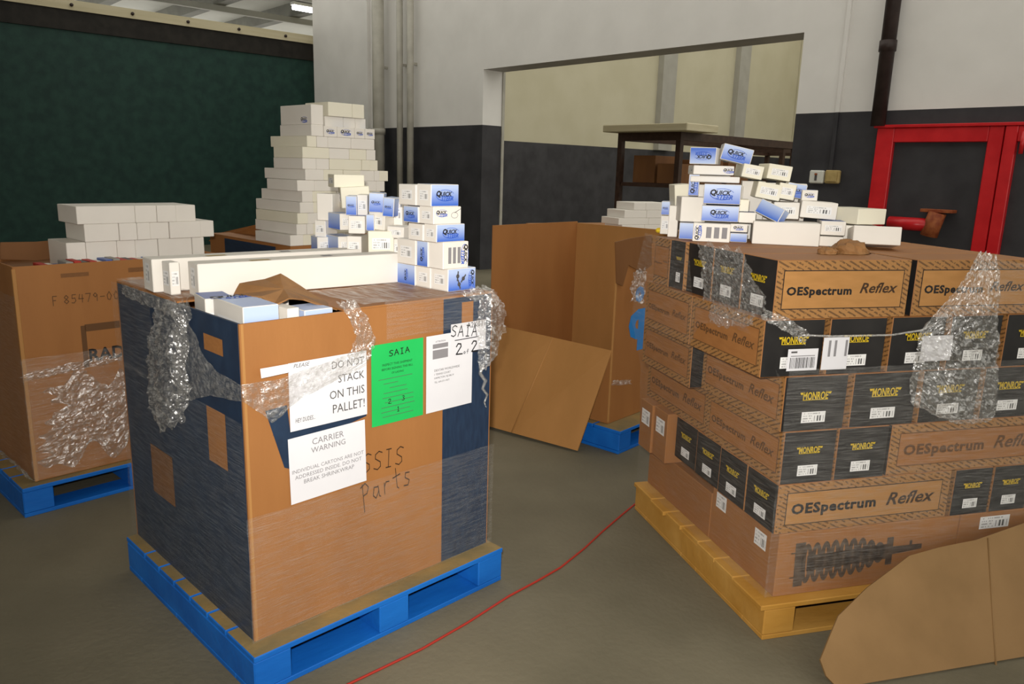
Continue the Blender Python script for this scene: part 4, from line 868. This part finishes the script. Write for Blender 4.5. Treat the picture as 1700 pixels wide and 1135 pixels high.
# film around R
rf = empty('stretch_film', RF.pt(.5, .5, Z[0]), RF.az); tag(rf, 'clear torn stretch film around the black and brown carton stack', 'film')
def rl(u, v, z): return Vector((u-.5, v-.5, z-Z[0]))
def rfp(x, y, o_=.02): u, zz = RF.at_v(x, y, -o_); return rl(u, -o_, zz)
def rlp(x, y, u_=-.15): v, zz = RF.at_u(x, y, u_); return rl(u_, v, zz)
film_patch('wrap_sheet', [[rl(-.06, 1.06, .15), rl(-.06, .5, .15), rl(-.045, -.02, .15)], [rl(-.07, 1.05, .45), rl(-.07, .5, .45), rl(-.05, -.02, .45)], [rl(-.10, 1.02, .72), rl(-.09, .5, .72), rl(-.06, -.02, .72)], [rl(-.165, 1.0, .95), rl(-.15, .5, .95), rl(-.08, -.02, .95)], [rl(-.175, .98, 1.15), rl(-.17, .6, 1.15), rl(-.168, .10, 1.13)]], 60, 60, .004, 41, 'film', rf)
film_patch('wrap_sheet', [[rl(-.175, .98, 1.15), rl(-.17, .45, 1.15)], [rl(-.165, .92, 1.35), rl(-.16, .55, 1.35)]], 30, 40, .005, 42, 'film', rf)
film_patch('wrap_sheet', [[rl(-.05, -.014, a), rl(.5, -.014, a), rl(1.07, -.014, a)] for a in (.15, .4, .7, .98)], 60, 80, .003, 43, 'film', rf)
film_patch('torn_sheet', [[rlp(1162, 405), rlp(1195, 408), rlp(1232, 412)], [rlp(1166, 450), rlp(1205, 455), rlp(1250, 452, -.145)], [rlp(1168, 500), rlp(1215, 510), rlp(1275, 505, -.145)], [rlp(1180, 535), rlp(1210, 545), rlp(1268, 535)]], 50, 50, .008, 44, 'film_bunched', rf, 14, .5)
film_patch('torn_sheet', [[rfp(1262, 528, .02), rfp(1270, 512, .02)], [rfp(1300, 548, .035), rfp(1312, 530, .035)], [rfp(1335, 572, .025), rfp(1348, 556, .025)]], 40, 12, .010, 45, 'film_bunched', rf, 18, .6)
link('strand', tube([rfp(x, y, .025) for x, y in ((1330, 556), (1380, 558), (1430, 557), (1480, 556), (1530, 548), (1548, 540))], .004, 6), 'film_bunched', rf)
film_patch('torn_sheet', [[rfp(1625, 421, .02), rfp(1640, 420, .04), rfp(1655, 428, .02)], [rfp(1580, 490, .02), rfp(1620, 490, .05), rfp(1658, 500, .03)], [rfp(1525, 552, .02), rfp(1590, 555, .05), rfp(1656, 560, .03)], [rfp(1515, 610, .02), rfp(1590, 620, .05), rfp(1655, 625, .03)], [rfp(1512, 668, .02), rfp(1580, 690, .05), rfp(1662, 680, .03)], [rfp(1560, 690, .02), rfp(1600, 706, .04), rfp(1640, 700, .02)]], 90, 60, .010, 46, 'film_bunched', rf, 12, .6, .015)
film_patch('wrap_sheet', [[rfp(1655, 430, .02), rfp(1720, 440, .02)], [rfp(1655, 520, .02), rfp(1720, 520, .02)]], 20, 20, .004, 47, 'film', rf)

# loose sheet leaning in front
def lean(x, y):  # plane v = -.34 + .72 z in the stack's frame
    d = ray(x, y); o0 = CAM-RF.o; a = o0.dot(RF.e2)+.34-.72*CAM_H; b = d.dot(RF.e2)-.72*d.z; return CAM+d*(-a/b)
outl = [lean(x, y) for x, y in ((1372, 1122), (1362, 1095), (1376, 1060), (1392, 1022), (1440, 975), (1480, 945), (1510, 922), (1560, 908), (1620, 896), (1700, 868), (1790, 845))]
foot = [RF.pt(RF.loc(outl[-1])[0]-.1, -.335, .008), RF.pt(RF.loc(outl[0])[0]+.03, -.335, .008)]
pts = outl+foot
base = RF.pt(.5, -.335, 0); nrm = (RF.e2*-1+Vector((0, 0, -.72))).normalized()*-1
nrm = Vector((RF.e2.x*-1, RF.e2.y*-1, .72)).normalized()
me = sheet([p-base for p in pts], nrm, .007)
o = link('cardboard_sheet', me, 'cardboard_dimmed', None, Matrix.Translation(base)); tag(o, 'large loose cardboard sheet leaning on the carton stack with clipped corner', 'cardboard')
for a, b in (((1640, 893), (1655, 1135)),):
    link('crease', tube([lean(*a)-base+nrm*.0005, lean(*b)-base+nrm*.0005], .0035, 5), 'cardboard_dimmed', o)

# ================================================================== heap on top of R
HR = 'blue and white part cartons on the black carton stack'; RT = Z[6]+.0002
RC = Frame(onz(1251, 405, Z[6]), 34)   # the heap is turned from the cartons under it
def rtop(x0, y0, x1, y1, v, dep, st, tx, lg=(), lb=(), yaw=0, roll=0, tilt=0, base='white_carton', snap=False, lroll=0, logo_at=None):
    u0, zt = RC.at_v(x0, y0, v); u1, zb = RC.at_v(x1, y1, v)
    if snap: zb = RT+(.0105 if tilt else 0)
    zb = max(zb, RT)
    return qs(RC, u0+.001, u1-.001, v+.001, v+dep-.001, zb, zt, st, tx, HR, lg, lb, yaw, roll, tilt, base, lroll, logo_at)
V0 = .0
o, dm = rtop(1151, 369.5, 1211, 405, V0, .16, 'white', 'white carton with a sideways logo at the foot of the blue column', snap=True); qs_logo(o, dm, 'front', s=-dm[0]*.36, roll=90, wd=dm[2]*.85)
for q in range(3): put_rect(o, dm, 'front', -.01+q*.03, dm[2]*.5, .02, dm[2]*.6, 'pale_ink', 'text_block')
rtop(1165, 340.5, 1226, 369, V0+.01, .16, 'blue', 'blue logo carton on the white sideways-logo carton', ('front',))
rtop(1169, 305, 1229, 340, V0+.01, .15, 'blue', 'large blue logo carton, upper of two in the blue column', ('front',), lb=('left',))
rtop(1212, 386.5, 1240, 405, V0+.05, .14, 'blue', 'blue carton lying right of the sideways-logo carton', snap=True)
rtop(1212, 371, 1241, 386, V0+.05, .14, 'white', 'white and blue flat carton on the blue carton beside the column', ('front',))
rtop(1227, 352, 1254, 370.5, V0+.06, .12, 'btop', 'white carton with a dark blue top beside the blue column')
rtop(1228, 331, 1243, 351.5, V0+.08, .10, 'white', 'small white carton between the blue column and the labelled cartons', base='cream_carton')
rtop(1251, 367, 1360, 405, V0+.015, .17, 'white', 'big plain white carton at the front of the heap', snap=True, base='white_carton')
rtop(1256, 338, 1300, 364, V0+.06, .07, 'ball', 'dark blue carton lying tilted on the big white carton', yaw=-25, roll=22, tilt=-12)
rtop(1361, 392, 1400, 405, V0+.06, .14, 'white', 'white carton under a labelled carton right of the big white carton', snap=True)
rtop(1364, 366.5, 1403, 391.5, V0+.07, .14, 'btop', 'white labelled carton beside the end of the big white carton', lb=('front',))
rtop(1330, 334, 1388, 364, V0+.13, .16, 'white', 'white labelled carton lying behind the big white carton', lb=('front',), roll=3)
rtop(1285, 335, 1326, 364, V0+.14, .14, 'white', 'white carton under the pair of tilted cream labelled cartons', lb=('front',))
rtop(1250, 303, 1290, 331, V0+.12, .20, 'white', 'cream labelled carton tilted down, left of a pair in the heap', lb=('front',), roll=9, yaw=6, base='cream_carton')
rtop(1291, 304, 1318, 331, V0+.13, .20, 'white', 'cream labelled carton tilted down, right of a pair in the heap', lb=('front',), roll=8, base='cream_carton')
rtop(1226, 273, 1260, 296, V0+.13, .18, 'white', 'cream labelled carton tilted high beside the top blue carton', lb=('front',), roll=9, yaw=8, base='cream_carton')
rtop(1267, 273, 1306, 299, V0+.16, .18, 'white', 'cream labelled carton, topmost on the right of the heap', lb=('front',), roll=7, yaw=10, base='cream_carton')
rtop(1305, 304, 1336, 329, V0+.22, .12, 'blue', 'pale blue carton behind the tilted cream pair', ('front',), roll=8)
rtop(1332, 315, 1357, 333.5, V0+.18, .12, 'btop', 'small white carton with a blue top at the right of the heap', ('front',))
rtop(1402, 374, 1458, 405, V0+.14, .20, 'white', 'low white carton under the plain white block carton', snap=True)
o, dm = rtop(1392, 345, 1458, 373.5, V0+.16, .18, 'white', 'plain white block carton at the right end of the heap', yaw=38, base='cream_carton')
rtop(1418, 378, 1496, 405, V0+.00, .13, 'white', 'flat white carton slumped at the right end of the heap', snap=True, tilt=-9)
rtop(1146, 274, 1214, 291, V0+.10, .14, 'white', 'flat white printed carton under the upside-down blue carton', ('front',), lb=('left',), yaw=10, logo_at=.06)
o, dm = rtop(1150, 244, 1193, 273, V0+.10, .15, 'flip', 'blue carton with upside-down logo on top of the heap', yaw=-8); qs_logo(o, dm, 'front', roll=180)
rtop(1194, 242, 1244, 270, V0+.16, .12, 'blue', 'tilted blue and white carton at the very top of the heap', ('front',), roll=12, yaw=5)
rtop(1146, 291.5, 1228, 304, V0+.13, .14, 'white', 'white carton hidden between the flat printed carton and the big blue one')
rtop(1144, 289, 1160, 325, V0+.16, .10, 'blue', 'narrow upright blue carton left of the blue column', ('front',), lroll=90)
rtop(1117, 305, 1139, 341, V0+.20, .12, 'white', 'plain cream carton leaning at the left edge of the heap', yaw=14, roll=-6, base='cream_carton')
rtop(1126, 326, 1166, 369, V0+.07, .12, 'white', 'open white carton standing left of the blue column', yaw=12)
rtop(1128, 369, 1151, 398, V0+.08, .12, 'blue', 'small blue carton at the foot of the heap, left of the sideways logo', snap=True)
rtop(1111, 341, 1124, 392, V0+.16, .10, 'white', 'narrow white carton standing at the left foot of the heap', snap=True)
rtop(1098, 334, 1112, 357, V0+.30, .10, 'blue', 'small blue labelled carton at the far left of the heap', ('front',))
rtop(1097, 357.5, 1112, 388, V0+.30, .10, 'white', 'white labelled carton under the far left blue carton', lb=('front',), snap=True)
rtop(1160, 306, 1226, 404, V0+.18, .10, 'white', 'white carton standing behind the blue column', snap=True)
rtop(1232, 300, 1262, 404, V0+.24, .12, 'white', 'white carton standing behind the cream labelled cartons, beside the blue column', snap=True)
rtop(1264, 303, 1330, 404, V0+.36, .12, 'white', 'large white carton at the back of the heap behind the tilted cream pair', snap=True)
rtop(1150, 274, 1212, 304, V0+.26, .10, 'white', 'white carton behind the flat printed carton near the heap top')
u, zt, _q = RF.at_z(1101, 386, RT); _v = zt
o = link('yellow_wrapper', box_mesh(-.03, .03, -.025, .025, 0, .02, .006), 'yellow_item', None, Matrix.Translation(RF.pt(u, _v, RT)) @ Matrix.Rotation(.4, 4, 'Z')); tag(o, 'small bright yellow wrapper on the corner of the top carton', 'wrapper')
# torn brown paper
def crumple(name, u, v, z, rx, ry, h, seed, label):
    bm = bmesh.new(); bmesh.ops.create_uvsphere(bm, u_segments=26, v_segments=14, radius=1)
    for p in bm.verts:
        k = 1+.28*noise.noise(p.co*2.2+Vector((seed, 0, 0)))+.12*noise.noise(p.co*6+Vector((0, seed, 0)))
        p.co = Vector((p.co.x*rx*k, p.co.y*ry*k, max(0, p.co.z*h*k)))
    o = link(name, mesh(bm, False), 'kraft', None, Matrix.Translation(RF.pt(u, v, z)) @ Matrix.Rotation(RF.az, 4, 'Z')); tag(o, label, 'paper', 'torn brown paper on the carton stack'); return o
ua, _ = RF.at_v(1412, 400, .20); crumple('crumpled_paper', ua, .20, RT, .075, .05, .045, 2, 'larger crumpled brown paper lump on the lettered top cartons')
ua, _ = RF.at_v(1375, 402, .18); crumple('crumpled_paper', ua, .18, RT, .035, .03, .022, 5, 'smaller brown paper lump beside the larger one')

# ================================================================== floor things
cp = [onz(x, y, .004) for x, y in ((520, 1180), (575, 1137), (640, 1106), (700, 1077), (775, 1034), (845, 989), (890, 965), (930, 942), (970, 910), (1000, 882), (1035, 852), (1062, 830))]
cp += [RF.pt(.1, 1.22, .004)]
c0 = cp[0].copy(); o = link('extension_cord', tube([p-c0 for p in cp], .0045, 6), 'cord_red', None, Matrix.Translation(c0)); tag(o, 'thin red cord lying across the concrete floor between the pallets', 'cord')
